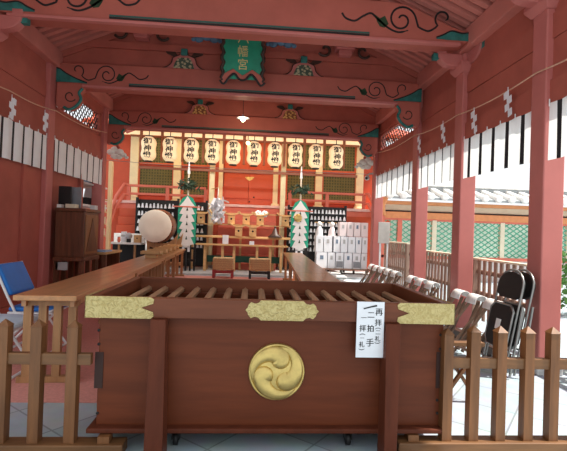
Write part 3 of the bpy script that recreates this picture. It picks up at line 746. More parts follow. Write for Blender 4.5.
# ================================================================== FOLDED CAMP STOOLS (right)
stoolw = M('stool_wood', (.15, .09, .06), .6, var=.25)
def campstool(loc, lab, first):
    if first is not None: return copy_tree(first, loc=loc, label=lab)
    t = thing('folded_stool', (0, 0, 0), lab, 'stool', 'folded stools along the right side')
    for k, (y0, x0) in enumerate(((-.13, -.36), (.13, -.36))):
        MB().bar((x0, y0, .0+.02), (.02, y0, .56), .028, .022, side=(0, 1, 0)).build('leg', stoolw, t)
        MB().bar((x0+.12, y0+.035, .02), (-.03, y0+.035, .56), .028, .022, side=(0, 1, 0)).build('leg', stoolw, t)
    MB().bar((-.30, -.14, .1), (-.30, .17, .1), .022).build('stretcher', slatg, t)
    pts = smooth([(.05, .55), (.03, .61), (-.02, .625), (-.055, .60), (-.075, .56), (-.08, .53)], 3)
    s = MB(); nn_ = len(pts); vs = [(a, yy, h) for yy in (-.12, .08) for a, h in pts]
    s.add(vs, [(i, i+1, i+1+nn_, i+nn_) for i in range(nn_-1)], 0, True)
    o = s.build('seat_cloth', white, t); o.modifiers.new('s', 'SOLIDIFY').thickness = .008
    return t
stl = None
spots = [(2.37, 4.12), (2.37, 4.47), (2.37, 4.82), (2.37, 5.60), (2.37, 5.95), (2.37, 6.32)] + [(2.37, 7.05+.36*i) for i in range(5)]
SL_ = ['white-topped folded stool beside the black folding chairs', 'middle white-topped folded stool between the two nearest right posts', 'white-topped folded stool just before the second right post',
       'nearest white-topped stool between second and third right posts', 'middle white-topped stool between second and third right posts', 'white-topped folded stool just before the third right post',
       'nearest of the five white-topped stools behind the third right post', 'second of the five stools behind the third right post', 'third of the five stools behind the third right post', 'fourth of the five stools behind the third right post', 'farthest of the five stools behind the third right post']
for (x, y), lb in zip(spots, SL_):
    o = campstool((x, y, 0), lb, stl); stl = stl or o
    o.location = (x+.05, y, 0); o.scale = (1, 1, .93)
# low dark rail along the stools
for i, (ya, yb) in enumerate(((3.95, 5.1), (5.45, 6.6), (7.0, 8.9))):
    struct('baseboard_right' if i == 0 else 'baseboard_right.%03d' % i, MB().box(2.42, 2.50, ya, yb, 0, .10), darkbr, .006)

# ================================================================== SLATTED PANELS (outside, right)
def slatpanel(Ya, Yb, x, z0, z1, lab):
    t = thing('slatted_panel', (x, (Ya+Yb)/2, 0), lab, 'panel', 'slatted wooden panels')
    s = MB(); n = int((Yb-Ya)/.12)
    for i in range(n+1):
        y = Ya+(Yb-Ya)*i/n; s.box(x-.010, x+.010, y-.026, y+.026, z0, z1)
    s.build('slats', slatg, t)
    for f_ in (.40, .76): MB().box(x+.02, x+.06, Ya-.03, Yb+.03, z0+(z1-z0)*f_, z0+(z1-z0)*f_+.055).build('rail', slatg, t)
    MB().box(x-.03, x+.05, Ya-.03, Yb+.03, z1, z1+.025).build('cap', cream, t)
    for y in (Ya, Yb): MB().box(x-.03, x+.05, y-.03, y+.03, 0, z1).build('end_post', slatg, t)
slatpanel(4.10, 5.62, 3.0, .12, .90, 'slatted wooden panel outside behind the black folding chairs')
slatpanel(6.25, 7.35, 3.0, .12, .92, 'slatted wooden panel outside between second and third right posts')
slatpanel(8.15, 9.5, 3.0, .12, 1.02, 'slatted wooden panel outside behind the third right post')
slatpanel(2.4, 3.75, 3.05, .12, .88, 'slatted wooden panel outside at the right edge')

# ================================================================== GREY SIGN BOARD by the far right post
p, q = A(379.5, 222, 8.7), A(387.5, 243.5, 8.7)
t = thing('sign_board', ((p.x+q.x)/2, 8.7, 0), 'plain grey board on a white stand beside the farthest right post', 'board')
MB().box(p.x-.02, q.x+.04, 8.69, 8.71, q.z, p.z).build('panel', grey if 0 else M('board_grey', (.46, .43, .40), .6), t, .004)
MB().box(p.x+.02, p.x+.05, 8.71, 8.74, 0, p.z-.04).box(q.x-.01, q.x+.02, 8.71, 8.74, 0, p.z-.04).build('stand', steelw, t)

# ================================================================== CABINET AND DESK ON THE LEFT
t = thing('wooden_cabinet', (-2.72, 6.9, 0), 'dark brown wooden cabinet with panelled sides against the left wall', 'cabinet')
xa, xb, ya, yb = -2.94, -2.52, 6.62, 7.20
MB().box(xa, xb, ya, yb, .70, 1.38).build('body', cabw, t, .006)
MB().box(xa-.0, xb+.03, ya-.04, yb+.03, 1.38, 1.43).build('top', cabw, t, .008)
MB().box(xa-.0, xb+.03, ya-.04, yb+.03, .64, .70).build('lower_moulding', cabw, t, .008)
s = MB().box(xb, xb+.015, ya+.03, yb-.03, .74, 1.34); s.build('side_panel', M('cabinet_panel', (.24, .10, .036), .4, var=.3, stretch=(5, 5, .5)), t, .01)
MB().prism([(ya+.06, .78), (yb-.06, .78), ((ya+yb)/2, 1.30)], (xb+.015, 0, 0), (0, 1, 0), (0, 0, 1), (.006, 0, 0)).build('panel_inlay', cabw, t)
for x in (xa+.03, xb-.03):
    for y in (ya+.03, (ya+yb)/2, yb-.03): MB().box(x-.03, x+.03, y-.03, y+.03, 0, .64).build('leg', cabw, t)
MB().box(xa+.02, xa+.2, ya, ya+.02, .50, .62).build('drawer_front', cream if 0 else stoneg, t, .004)
t = thing('black_monitor', (-2.85, 6.78, 1.431), 'black flat screen with ragged outline on top of the wooden cabinet', 'monitor')
p, q = A(59, 186, 6.78), A(71, 203, 6.78)
MB().box(p.x, q.x, 6.77, 6.80, 1.47, p.z).build('screen', black, t, .006)
MB().box((p.x+q.x)/2-.03, (p.x+q.x)/2+.03, 6.80, 6.83, 1.431, 1.6).box(p.x+.03, q.x-.03, 6.74, 6.86, 1.431, 1.445).build('foot', black, t)
p, q = A(71.5, 187, 6.9), A(81, 203, 6.9)
tag(MB().box(p.x, q.x, 6.89, 6.92, 1.432, p.z).build('grey_panel', grey, bev=.004), 'grey upright panel beside the black screen on the cabinet', 'panel')
for i, (x, y, w, h, m, lb) in enumerate(((-2.74, 6.70, .15, .06, cream, 'cream paper stack on the cabinet before the grey panel'), (-2.57, 7.12, .08, .07, white, 'small white box on the back of the cabinet top'), (-2.90, 6.68, .06, .05, tilew, 'little white container at the left front of the cabinet'))):
    b = MB().box(x-w/2, x+w/2, y-.06, y+.06, 1.431, 1.431+h)
    tag(b.build(('paper_stack', 'white_box', 'white_container')[i], m, bev=.004), lb, ('paper', 'box', 'container')[i])
t = thing('side_desk', (-2.6, 7.7, 0), 'low brown desk with pale top beyond the wooden cabinet', 'desk')
MB().box(-2.92, -2.42, 7.32, 8.2, .70, .74).build('desktop', palew, t, .006)
for x in (-2.88, -2.72, -2.60, -2.46): MB().box(x-.035, x+.035, 7.34, 7.40, 0, .70).build('leg', cabw, t)
MB().box(-2.90, -2.44, 8.1, 8.15, .0, .70).build('back_board', cabw, t)
tag(MB().box(-2.70, -2.44, 7.36, 7.7, .741, .765).build('document_pile', M('document_blue', (.35, .5, .75), .6), bev=.003), 'bluish white papers lying on the low desk by the left wall', 'papers')
# what the wall opening shows
p0 = XL-.5
struct('wall_annex', MB().box(p0-.5, p0-.45, 7.0, 10.0, 0, 3.2), verm)
t = thing('annex_shelf', (p0-.2, 8.6, 1.3), 'white shelf seen through the opening in the left wall', 'shelf')
MB().box(p0-.44, XL-.16, 7.62, 9.4, 1.53, 1.57).box(p0-.44, XL-.16, 7.62, 9.4, 1.95, 1.98).build('board', white, t)
MB().box(p0-.44, p0-.40, 7.62, 9.4, 0, 1.53).build('back', white, t)
tag(MB().box(p0-.2, XL-.22, 8.45, 8.8, 1.571, 1.71).build('black_case', blackc, bev=.01), 'black case on the white shelf behind the left wall opening', 'case')
tag(MB().box(p0-.2, XL-.22, 8.5, 9.1, 1.981, 2.10).build('blue_folder', M('folder_blue', (.2, .34, .45), .6), bev=.004), 'blue grey folder on the upper board behind the left opening', 'folder')
tag(MB().bar((p0+.1, 8.95, 1.575), (p0+.1, 9.1, 1.94), .2, .012, side=(1, 0, 0)).build('leaning_sheet', paper), 'pale sheet leaning behind the black case in the left opening', 'sheet')

# ================================================================== MAIN SANCTUARY
YW = 14.0
LY = 12.45
wm = MB().box(-5.2, 4.3, YW, YW+.15, 0, 5.4)
struct('wall_back', wm, verm)
struct('trim_6', MB().box(-5.2, 4.2, 12.95, YW, 1.70, 1.93), salmon)     # veranda deck
struct('trim_7', MB().box(-5.2, 4.2, 12.93, 12.96, 0, 1.70), verm)
struct('trim_8', MB().box(-5.2, 4.2, 12.90, 13.0, 1.86, 1.94), white if 0 else M('deck_nosing', (.80, .52, .46), .5), .01)
# gilt pillars on the front wall
for px, w, lb in ((134.5, .26, 'gilt pillar at the left end of the sanctuary front'), (177.5, .24, 'gilt pillar behind the left leafy streamer stand'), (221, .14, 'gilt pillar beside the left edge of the orange door'), (275.5, .16, 'gilt pillar beside the right edge of the orange door'), (318.5, .22, 'gilt pillar between the two right lattice shutters'), (359, .25, 'gilt pillar at the right end of the sanctuary front')):
    x = A(px, 180, YW).x; t = thing('gilt_pillar', (x, YW-.06, 1.93), lb, 'pillar', 'gilt pillars on the sanctuary front')
    MB().box(x-w/2, x+w/2, YW-.12, YW, 1.93, 4.1).build('shaft', goldpost, t, .015)
    MB().box(x-w/2-.05, x+w/2+.05, YW-.16, YW, 1.93, 2.06).build('foot', goldpost, t, .03)
# lattice shutters
def shutter(pxa, pxb, ya_, yb_, lab):
    a, b = A(pxa, (ya_+yb_)/2, YW).x, A(pxb, (ya_+yb_)/2, YW).x; z1 = A((pxa+pxb)/2, ya_, YW).z; z0 = A((pxa+pxb)/2, yb_, YW).z
    t = thing('lattice_shutter', ((a+b)/2, YW-.03, z0), lab, 'shutter', 'lattice shutters')
    MB().box(a, b, YW-.03, YW, z0, z1).build('backing', olived, t)
    g = MB(); n = int((b-a)/.085); m_ = int((z1-z0)/.085)
    for i in range(1, n): x = a+(b-a)*i/n; g.box(x-.016, x+.016, YW-.055, YW-.03, z0, z1)
    for i in range(1, m_): z = z0+(z1-z0)*i/m_; g.box(a, b, YW-.05, YW-.03, z-.016, z+.016)
    g.build('grid', olive, t)
    f_ = MB(); w = .06; f_.box(a-w, b+w, YW-.07, YW, z1, z1+w).box(a-w, b+w, YW-.07, YW, z0-w, z0).box(a-w, a, YW-.07, YW, z0, z1).box(b, b+w, YW-.07, YW, z0, z1); f_.build('frame', M('shutter_frame', (.62, .13, .05), .5) if 'shutter_frame' not in MATS else MATS['shutter_frame'], t)
for a, b, n in ((140, 172.5, 'far left, beside the drum'), (184, 208, 'left of the orange door'), (287, 314.5, 'right of the orange door'), (323, 354.5, 'far right, above the white boxes')):
    dy = (a-140)*.045
    shutter(a, b, 138+dy, 163+dy, 'upper olive lattice shutter, '+n); shutter(a, b, 169+dy, 194+dy, 'lower olive lattice shutter, '+n)
# sanctuary door
t = thing('sanctuary_door', A(250, 200, YW), 'bright orange-red sanctuary double door in the middle behind the lanterns', 'door')
a, b = A(224, 185, YW-.05).x, A(273, 187, YW-.05).x; z0, z1 = 1.95, A(250, 150, YW).z+.35
od = M('door_orange', (.62, .105, .035), .4, var=.08, scale=1.5)
for s, (l, r_) in enumerate(((a, (a+b)/2-.005), ((a+b)/2+.005, b))): MB().box(l, r_, YW-.06, YW, z0, z1).build('door_leaf', od, t, .01)
MB().box(a-.1, b+.1, YW-.10, YW, 3.02, 3.12).build('lintel', M('lintel_brown', (.30, .08, .035), .5), t, .01)
MB().box(a, b, YW-.085, YW, 2.18, 2.22).box(a, b, YW-.085, YW, 1.95, 2.02).build('door_rail', verm, t, .01)
p = A(249.5, 178.5, YW-.07); MB().prism([(-.15, .05), (.15, .05), (.09, -.03), (0, -.07), (-.09, -.03)], p, (1, 0, 0), (0, 0, 1), (0, .02, 0)).build('gilt_fitting', brass, t)
for dx, dz in ((.02, -.75), (.16, -.60)): MB().lathe([(.025, 0), (.025, -.02), (0, -.025)], (p.x+dx, YW-.06, p.z+dz), 10, 0, (0, 1, 0)).build('knob', black, t)
for s, x in ((-1, a), (1, b)): MB().box(x-.06, x+.06, YW-.10, YW, 1.95, 2.55).build('stile', verm, t)
# horizontal brown rail carrying the lantern tails
p, q = A(139, 167, LY+.1), A(357, 177, LY+.1)
struct('trim_9', MB().box(p.x, q.x, LY+.06, LY+.12, (p.z+q.z)/2-.035, (p.z+q.z)/2+.035), M('rail_brown', (.30, .10, .05), .5))
# wire across
tag(MB().tube([A(107, 160, 9.15), A(160, 164.5, 9.15), A(250, 170, 9.15), A(377, 174.5, 9.15)], .005, 6).build('wire', stoneg), 'thin wire stretched between the two farthest posts', 'wire')
# eave with white-tipped rafters and lit transoms
zt_e = A(250, 135.5, 11.95).z
e = MB(); e.prism([(11.9, zt_e+.12), (14.1, zt_e+.85), (14.1, zt_e+.95), (11.9, zt_e+.22)], (-4.7, 0, 0), (0, 1, 0), (0, 0, 1), (9.4, 0, 0))
x = -4.6
while x < 4.6:
    e.bar((x, 11.98, zt_e+.06), (x, 14.0, zt_e+.73), .09, .09, side=(1, 0, 0)); x += .2
struct('ceiling_eave', e, verm)
tips = MB(); x = -4.6
while x < 4.6: tips.box(x-.05, x+.05, 11.93, 11.98, zt_e+.0, zt_e+.10); x += .2
struct('trim_10', tips, M('rafter_tip', (.80, .55, .48), .6))
zf = A(243, 138.5, LY).z-.02
NL = 10; la, lb = A(150.6, 150, LY).x, A(334.5, 159, LY).x; pit = (lb-la)/(NL-1)
fr = MB(); fr.box(la-pit/2-.3, lb+pit/2+.45, LY+.06, LY+.14, zf-.05, zf); fr.box(la-pit/2-.3, lb+pit/2+.45, LY+.06, LY+.14, zf+.13, zf+.18)
for i in range(NL+1): x = la-pit/2+pit*i; fr.box(x-.03, x+.03, LY+.05, LY+.13, zf-.72, zf+.16)
struct('trim_11', fr, M('frame_brown', (.34, .12, .05), .5))
for i in range(-1, NL+1):
    x = la+pit*i; 
    struct('window_%d' % (i+2), MB().box(x-pit/2+.045, x+pit/2-.045, LY+.08, LY+.11, zf+.0, zf+.13), lit)
# lanterns
def lantern():
    t = thing('paper_lantern', (0, 0, 0), '', 'lantern', 'cream paper lanterns in a row')
    prof = []
    n = 26
    for i in range(n+1):
        u = i/n; z = -.345+.69*u
        r = .215*(1-abs(2*u-1)**4.2)**.5 if 0 < u < 1 else .07
        r = max(.10, r) - .030*math.exp(-((u-.5)/.16)**2)
        prof.append((r + (.003 if i % 2 else 0), z))
    pb_ = MB().lathe(prof, (0, 0, 0), 28).build('paper_body', lantern_m, t)
    for z in (.345, -.345): MB().lathe([(.105, -.02), (.11, 0), (.105, .02), (0, .02)], (0, 0, z), 20).build('rim_ring', black, t)
    MB().tube([(0, 0, .36), (0, 0, .5)], .012, 6).build('hanger', black, t)
    def fn(a, b):
        u = (b+.345)/.69; k = min(n-1, int(u*n)); r = prof[k][0]+.006; th = a/r
        return Vector((r*math.sin(th), -r*math.cos(th), b))
    g = MB()
    TX = (('御', .185, .195), ('神', -.005, .185), ('燈', -.195, .19))
    for ch, z, sz in TX: put(g, ch, fn, 0, z, sz, 0, 1.25)
    # heavier strokes: a second, slightly shifted copy of the writing
    for ch, z, sz in TX: put(g, ch, fn, .008, z, sz, 0, 1.25); put(g, ch, fn, -.006, z+.003, sz, 0, 1.25)
    g.build('characters', ink, pb_)
    return t
LN = lantern(); zc = sum(A(150.6+(334.5-150.6)*i/9, 148.5+12*i/9, LY).z for i in range(10))/10
for i in range(NL):
    o = LN if i == 0 else copy_tree(LN)
    o['label'] = ORDN[i] + ' of the ten cream paper lanterns hanging before the sanctuary'
    o.location = (la+pit*i, LY-.22, zc)
# bare pillars of the porch
for px, y1, lb in ((211.5, 12.75, 'slim gilt porch pillar left of the little shrine houses'), (282.5, 12.75, 'slim gilt porch pillar right of the little shrine houses')):
    x = A(px, 200, y1).x; t = thing('porch_pillar', (x, y1, 0), lb, 'pillar', 'slim porch pillars')
    MB().box(x-.075, x+.075, y1-.075, y1+.075, .05, 4.25).build('shaft', goldpost, t, .02)
    MB().box(x-.11, x+.11, y1-.11, y1+.11, .0, .12).build('foot', stoneg, t, .01)
x = A(109.5, 215, 11.0).x; t = thing('wood_pillar', (x, 11.0, 0), 'bare pale wooden pillar just beyond the farthest left post', 'pillar')
MB().box(x-.045, x+.045, 10.93, 11.05, 0, 2.78).build('shaft', honeyl, t, .01); MB().box(x-.07, x+.07, 10.9, 11.08, 0, .06).build('foot', stoneg, t)
# railings of the veranda
def railing(pa, pb, Yr, zt_, lab, stair=None):
    t = thing('veranda_railing', (pa, Yr, 1.93), lab, 'railing', 'salmon veranda railings')
    for dz in (0, -.24): MB().box(pa, pb, Yr-.04, Yr+.04, zt_+dz-.035, zt_+dz+.035).build('rail', salmon, t, .015)
    n = max(2, int((pb-pa)/1.1))
    for i in range(n+1): x = pa+(pb-pa)*i/n; MB().box(x-.05, x+.05, Yr-.045, Yr+.045, 1.93, zt_-.03).build('baluster', salmon, t, .006)
    if stair:
        s, = stair
        x = pa if s < 0 else pb
        for dz in (0, -.3): MB().tube([(x, Yr, zt_+dz), (x-s*-.1, Yr-.1, zt_+.03+dz), (x+s*.28, Yr-.25, zt_-.35+dz), (x+s*.42, Yr-.45, zt_-1.05+dz), (x+s*.42, Yr-.5, zt_-1.25+dz)], .05, 8).build('stair_rail', salmon, t)
railing(A(129, 186, 13.05).x, A(206, 189, 13.05).x, 13.05, 2.39, 'salmon veranda railing left, behind the drum', (-1,))
railing(A(290, 193, 13.05).x, A(364, 196, 13.05).x, 13.05, 2.39, 'salmon veranda railing right, above the white boxes', (1,))
# central steps
def steps(xa, xb, y0, y1, n, z1, lab, m):
    t = thing('stair', ((xa+xb)/2, y0, 0), lab, 'stairs', 'painted stairs'); 
    for i in range(n):
        MB().box(xa, xb, y0+(y1-y0)*i/n, y1, z1*i/n, z1*(i+1)/n).build('step', m, t, .012)
steps(A(218, 230, 12.7).x, A(276, 230, 12.7).x, 12.0+.28, 12.9, 7, 1.70, 'salmon central stairs rising behind the little shrine houses to the door', salmon)
steps(-3.9, -3.34, 12.15, 12.9, 7, 1.70, 'red stairs at far left beside the drum', verm)

# ------------------------------------------------------------------ black racks of white fortune papers
def rack(xa, xb, zb_, zt_, rows, lab):
    Yr = 12.35; t = thing('fortune_rack', ((xa+xb)/2, Yr, 0), lab, 'rack', 'black racks of folded fortune papers')
    for x in (xa, xb): MB().box(x-.03, x+.03, Yr-.03, Yr+.05, 0, zt_+.05).build('frame_post', black, t)
    MB().box(xa, xb, Yr+.06, Yr+.08, .1, zt_).build('back_panel', black, t)
    pit_ = (zt_-zb_)/rows
    for i in range(rows):
        z = zb_+pit_*i; MB().box(xa, xb, Yr-.02, Yr+.04, z, z+.025).build('bar', darkbr if i % 2 else black, t)
    pp = MB(); x = xa+.06
    while x < xb-.04:
        for i in range(rows):
            z = zb_+pit_*i+.02; hh = pit_*random.uniform(.55, .85); w = random.uniform(.030, .044); dx = random.uniform(-.012, .012)
            pp.add([(x-w+dx, Yr-.03, z-.04), (x+w+dx, Yr-.03, z-.04), (x+.016+dx, Yr-.03, z+hh*.55), (x-.016+dx, Yr-.03, z+hh*.55),
                    (x-w+dx, Yr-.045, z-.04), (x+w+dx, Yr-.045, z-.04), (x+.016+dx, Yr-.045, z+hh*.55), (x-.016+dx, Yr-.045, z+hh*.55)],
                   [(0, 1, 2, 3), (7, 6, 5, 4), (0, 4, 5, 1), (1, 5, 6, 2), (2, 6, 7, 3), (3, 7, 4, 0)])
        x += .105
    tag(pp.build('folded_papers', paper, t), kind='stuff')
rack(-3.28, -2.14, .65, 1.95, 6, 'black rack of knotted white papers behind the drum')
rack(-2.04, -1.34, .65, 1.93, 6, 'narrow black rack of white papers right of the left streamer stand')
rack(1.00, 1.30, .65, 1.90, 6, 'narrow black rack of white papers left of the right streamer stand')
rack(1.40, 2.66, .65, 1.93, 7, 'black rack of knotted white papers behind the white boxes')

# ------------------------------------------------------------------ leafy streamer stands
def masakaki(px, s, lab):
    Ys = 11.5; x = A(px, 220, Ys).x; t = thing('streamer_stand', (x, Ys, 0), lab, 'streamer stand', 'green and white streamer stands')
    z1 = 2.05
    MB().tube([(x, Ys+.03, .0), (x, Ys+.03, .8)], .03, 8).build('pole_foot', black, t); MB().tube([(x, Ys+.03, .8), (x, Ys+.03, 2.62)], .022, 8).build('pole', cream, t)
    MB().tube([(x, Ys+.03, 2.62), (x, Ys+.03, 2.95)], [.04, .012], 8).build('pole_tip', white, t)
    g = MB()
    g.prism([(-.24, -1.28), (-.24, -.30), (-.14, -.08), (0, 0), (.14, -.08), (.24, -.30), (.24, -1.28)], (x, Ys, z1), (1, 0, 0), (0, 0, 1), (0, .012, 0))
    g.build('green_brocade', M('brocade_green_%d' % px, (.02, .36, .22), .6, var=.3, scale=20), t)
    w = MB(); n = 6; pts = [(0, -.02)]
    R_ = []
    for i in range(n):
        z = -.14-.20*i; R_ += [(.09+.05*min(1, i), z-.02), (.20, z-.15), (.11, z-.17)]
    R_ += [(.10, -1.38)]
    poly = pts + R_ + [(-a, b) for a, b in R_[::-1]]
    w.prism(poly, (x, Ys-.02, z1), (1, 0, 0), (0, 0, 1), (0, .012, 0)); w.build('white_streamer', white, t)
    k = MB()
    for i in range(5): k.prism([(-.028, -.05), (.028, -.05), (0, .05)], (x, Ys-.026, z1-.36-.19*i), (1, 0, 0), (0, 0, 1), (0, .005, 0))
    k.build('dark_knot', leaf, t)
    lf = MB(); rnd = random.Random(px)
    for i in range(110):
        th = rnd.uniform(0, 2*PI); el = rnd.uniform(-.3, 1.2); r = rnd.uniform(.04, .32)
        c = Vector((x+r*math.cos(th)*math.cos(el), Ys+r*.6*math.sin(th), z1+.20+r*math.sin(el)*.8)); dd = Vector((rnd.uniform(-1, 1), rnd.uniform(-.6, .6), rnd.uniform(-.5, 1))).normalized()*.07
        e_ = dd.cross(Vector((rnd.uniform(-1, 1), 1, rnd.uniform(-1, 1)))).normalized()*.025
        lf.add([c-dd, c+e_, c+dd, c-e_], [(0, 1, 2, 3)])
    lf.build('leaves', leaf, t)
    st = MB()
    for dx in (-.22, -.11, .11, .22): st.box(x+dx-.02, x+dx+.02, Ys+.05, Ys+.09, 0, .78)
    st.box(x-.25, x+.25, Ys+.04, Ys+.10, .62, .68).box(x-.25, x+.25, Ys+.04, Ys+.10, .30, .36); st.build('black_stand', black, t)
    for dx in (-.07, .07): MB().box(x+dx-.03, x+dx+.03, Ys-.02, Ys-.01, .56, .70).build('streamer_tail', paper, t)
    MB().box(x-.38, x+.34, Ys-.03, Ys-.015, z1-.32, z1-.29).build('cross_rod', salmon, t)
    return t
masakaki(187, -1, 'leafy stand with green and white streamers right of the drum')
t = masakaki(300, 1, 'leafy stand with green and white streamers left of the white boxes')
mx = A(298, 218, 11.46); MB().lathe([(.11, 0), (.11, -.02), (.09, -.03), (0, -.03)], (mx.x, 11.465, mx.z), 20, 0, (0, 1, 0)).build('round_mirror', brass, t)

# ------------------------------------------------------------------ offering table and little shrine houses
YT = 11.75
p, q = A(196, 243.5, YT), A(288, 247.3, YT); zt1 = (p.z+q.z)/2
t = thing('offering_table', ((p.x+q.x)/2, YT, 0), 'long pale wooden table behind the two low stools', 'table')
MB().box(p.x, q.x, YT-.12, YT+.25, zt1-.02, zt1+.02).build('top', palew, t, .006)
for px in (205, 222.5, 234, 257, 270, 281): x = A(px, 255, YT).x; MB().box(x-.035, x+.035, YT-.05, YT+.0, 0, zt1-.02).build('leg', palew, t)
MB().box(A(206, 268, YT).x, A(282, 268, YT).x, YT+.15, YT+.2, .28, .46).build('green_skirt', M('skirt_green', (.02, .09, .06), .7), t)
YU = 12.05; p, q = A(196, 235.5, YU), A(294, 239.5, YU); zt2 = (p.z+q.z)/2
t = thing('upper_altar_shelf', ((p.x+q.x)/2, YU, 0), 'higher pale wooden shelf board under the little shrine houses', 'shelf')
MB().box(p.x, q.x, YU-.10, YU+.16, zt2-.03, zt2+.03).build('board', palew, t, .006)
for px in (207, 240, 273): x = A(px, 252, YU).x; MB().box(x-.03, x+.03, YU+.02, YU+.08, 0, zt2-.03).build('leg', palew, t)
# rack behind carries the houses
rk = thing('house_rack', (XC, 12.2, 0), 'thin wooden rack of two bars holding the little shrine houses', 'rack')
ra, rb = A(191.5, 222, 12.13), A(298, 226, 12.13)
MB().box(ra.x, rb.x, 12.10, 12.16, 1.30, 1.33).build('bar', palew, rk); MB().box(ra.x, rb.x, 12.225, 12.245, 1.62, 1.65).build('bar', palew, rk)
for x in (ra.x+.05, rb.x-.05): MB().box(x-.025, x+.025, 12.11, 12.15, 0, 1.7).build('upright', palew, rk)
def house(loc, lab, first):
    if first is not None: return copy_tree(first, loc=loc, label=lab)
    t = thing('miniature_shrine', (0, 0, 0), lab, 'miniature shrine', 'little wooden shrine houses')
    MB().box(-.10, .10, -.08, .08, 0, .26).build('body', palew, t, .006)
    c = MB(); pts = smooth([(-.24, .36), (-.16, .30), (-.08, .275), (0, .27), (.08, .275), (.16, .30), (.24, .36)], 3)
    c.ribbon(pts, .035, (0, -.11, 0), (1, 0, 0), (0, 0, 1), (0, .22, 0)); c.build('curved_roof', palew, t)
    MB().lathe([(.028, 0), (.028, -.004), (0, -.004)], (0, -.08, .15), 12, 0, (0, 1, 0)).build('round_hole', black, t)
    return t
hs = None
HL = [(200.5, 224, 'at the left end beside the left streamer stand'), (216.5, 224.5, 'under the white paper ball'), (231, 226, 'upper row, above the left stool'), (246, 226.5, 'upper row, in the middle'), (260, 227, 'upper row, above the right stool'), (285.5, 226, 'at the right end before the right porch pillar')]
for px, py, lb in HL:
    x = A(px, py, 12.0).x; o = house((x, 12.03, 1.331), 'little wooden shrine house '+lb, hs); hs = hs or o; o.location = (x, 12.03+.09, 1.331)
for px, py, lb in ((238.5, 236, 'lower row, left of the two'), (252.5, 237, 'lower row, right of the two')):
    x = A(px, py, 12.0).x; o = house((x, 12.05, zt2+.03), 'little wooden shrine house '+lb, hs); o.location = (x, 12.0, zt2+.03)
# white paper ball
p = A(217.5, 209, 11.82); t = thing('paper_bundle', p, 'bunch of white cut paper hanging left of the central stairs', 'paper bundle'); b = MB()
rnd = random.Random(3)
for i in range(90):
    c = p + Vector((rnd.gauss(0, .09), rnd.gauss(0, .05), rnd.uniform(-.33, .30))); d_ = Vector((rnd.uniform(-1, 1), rnd.uniform(-1, 1), rnd.uniform(-1.5, -.3))).normalized()*.1; e_ = d_.cross(Vector((rnd.random(), rnd.random(), .2))).normalized()*.035
    b.add([c-d_-e_, c-d_+e_, c+d_+e_, c+d_-e_], [(0, 1, 2, 3)])
b.build('paper_strips', paper, t); MB().tube([p+Vector((0, 0, .3)), p+Vector((0, .05, .6))], .008, 6).build('string', white, t)
MB().bar(p+Vector((0, .0, .58)), Vector((A(211.5, 200, 12.75).x, 12.7, p.z+.62)), .02).build('hook_arm', palew, t)
p = A(261, 214, 12.12); t = thing('white_flowers', p, 'pair of white paper flowers above the right shrine house', 'flowers'); b = MB()
for dx in (-.08, .10):
    for k in range(7): b.ico(p+Vector((dx+.055*math.cos(k*.9), -.02, .055*math.sin(k*.9))), .045, 8, 6, 0, (1, .5, 1))
b.build('petals', paper, t); MB().tube([(p.x, 12.14, p.z), (p.x, 12.14, 1.60)], .012, 6).build('stem', leaf, t)
p = A(275, 232, 12.02); t = thing('dark_hat', (p.x, 12.02, zt2+.03), 'dark conical hat shape on the shelf beside the right porch pillar', 'hat')
MB().lathe([(.20, 0), (.19, .02), (.09, .10), (.04, .24), (0, .27)], (p.x, 12.0, zt2+.031), 20).build('cone', darkbr, t); MB().ico((p.x, 12.0, zt2+.31), .03).build('knob', black, t)
p = A(205.5, 237, YT)
p = A(205, 237, YT); q = A(208.5, 240, YT)
px_ = A(205, 243, YT).x
t = thing('white_card', (A(205.7, 243, YT).x, YT, zt1+.02), 'small upright white card on the pale wooden table', 'card')
x = A(225.5+.0, 243, YT).x; t.location = (x, YT, zt1+.02); ORG[t.name] = Vector((x, YT, zt1+.02))
MB().box(x-.08, x+.08, YT-.06, YT-.05, zt1+.02, zt1+.27).build('sheet', paper, t); MB().box(x-.08, x+.08, YT-.06, YT+.02, zt1+.02, zt1+.025).build('foot', paper, t)
x = A(251.8, 243, YT).x; tag(MB().box(x-.065, x+.065, YT-.09, YT, zt1+.021, zt1+.12).build('white_cube', paper, bev=.006), 'small white cube on the pale wooden table', 'box')

# stools
def lowstool(px0, px1, lm_, lab):
    Ys = 10.45; a, b = A(px0, 265, Ys).x, A(px1, 265, Ys).x; t = thing('woven_stool', ((a+b)/2, Ys, 0), lab, 'stool', 'two low woven stools')
    MB().box(a, b, Ys, Ys+.30, .20, .50).build('woven_seat', weave, t, .03)
    ln = MB()
    for i in range(5): z = .24+.055*i; ln.box(a+.01, b-.01, Ys-.006, Ys+.001, z, z+.008)
    ln.build('binding', darkbr if 0 else benchl, t)
    for x in (a+.03, b-.03):
        for y in (Ys+.03, Ys+.27): MB().box(x-.03, x+.03, y-.03, y+.03, 0, .20).build('leg', lm_, t)
    MB().box(a, b, Ys+.02, Ys+.05, .12, .19).build('stretcher', lm_, t)
lowstool(212.5, 233.5, M('stool_red', (.28, .03, .03), .45), 'low woven stool with dark red legs before the table')
lowstool(249, 270.5, black, 'low woven stool with black legs before the table')

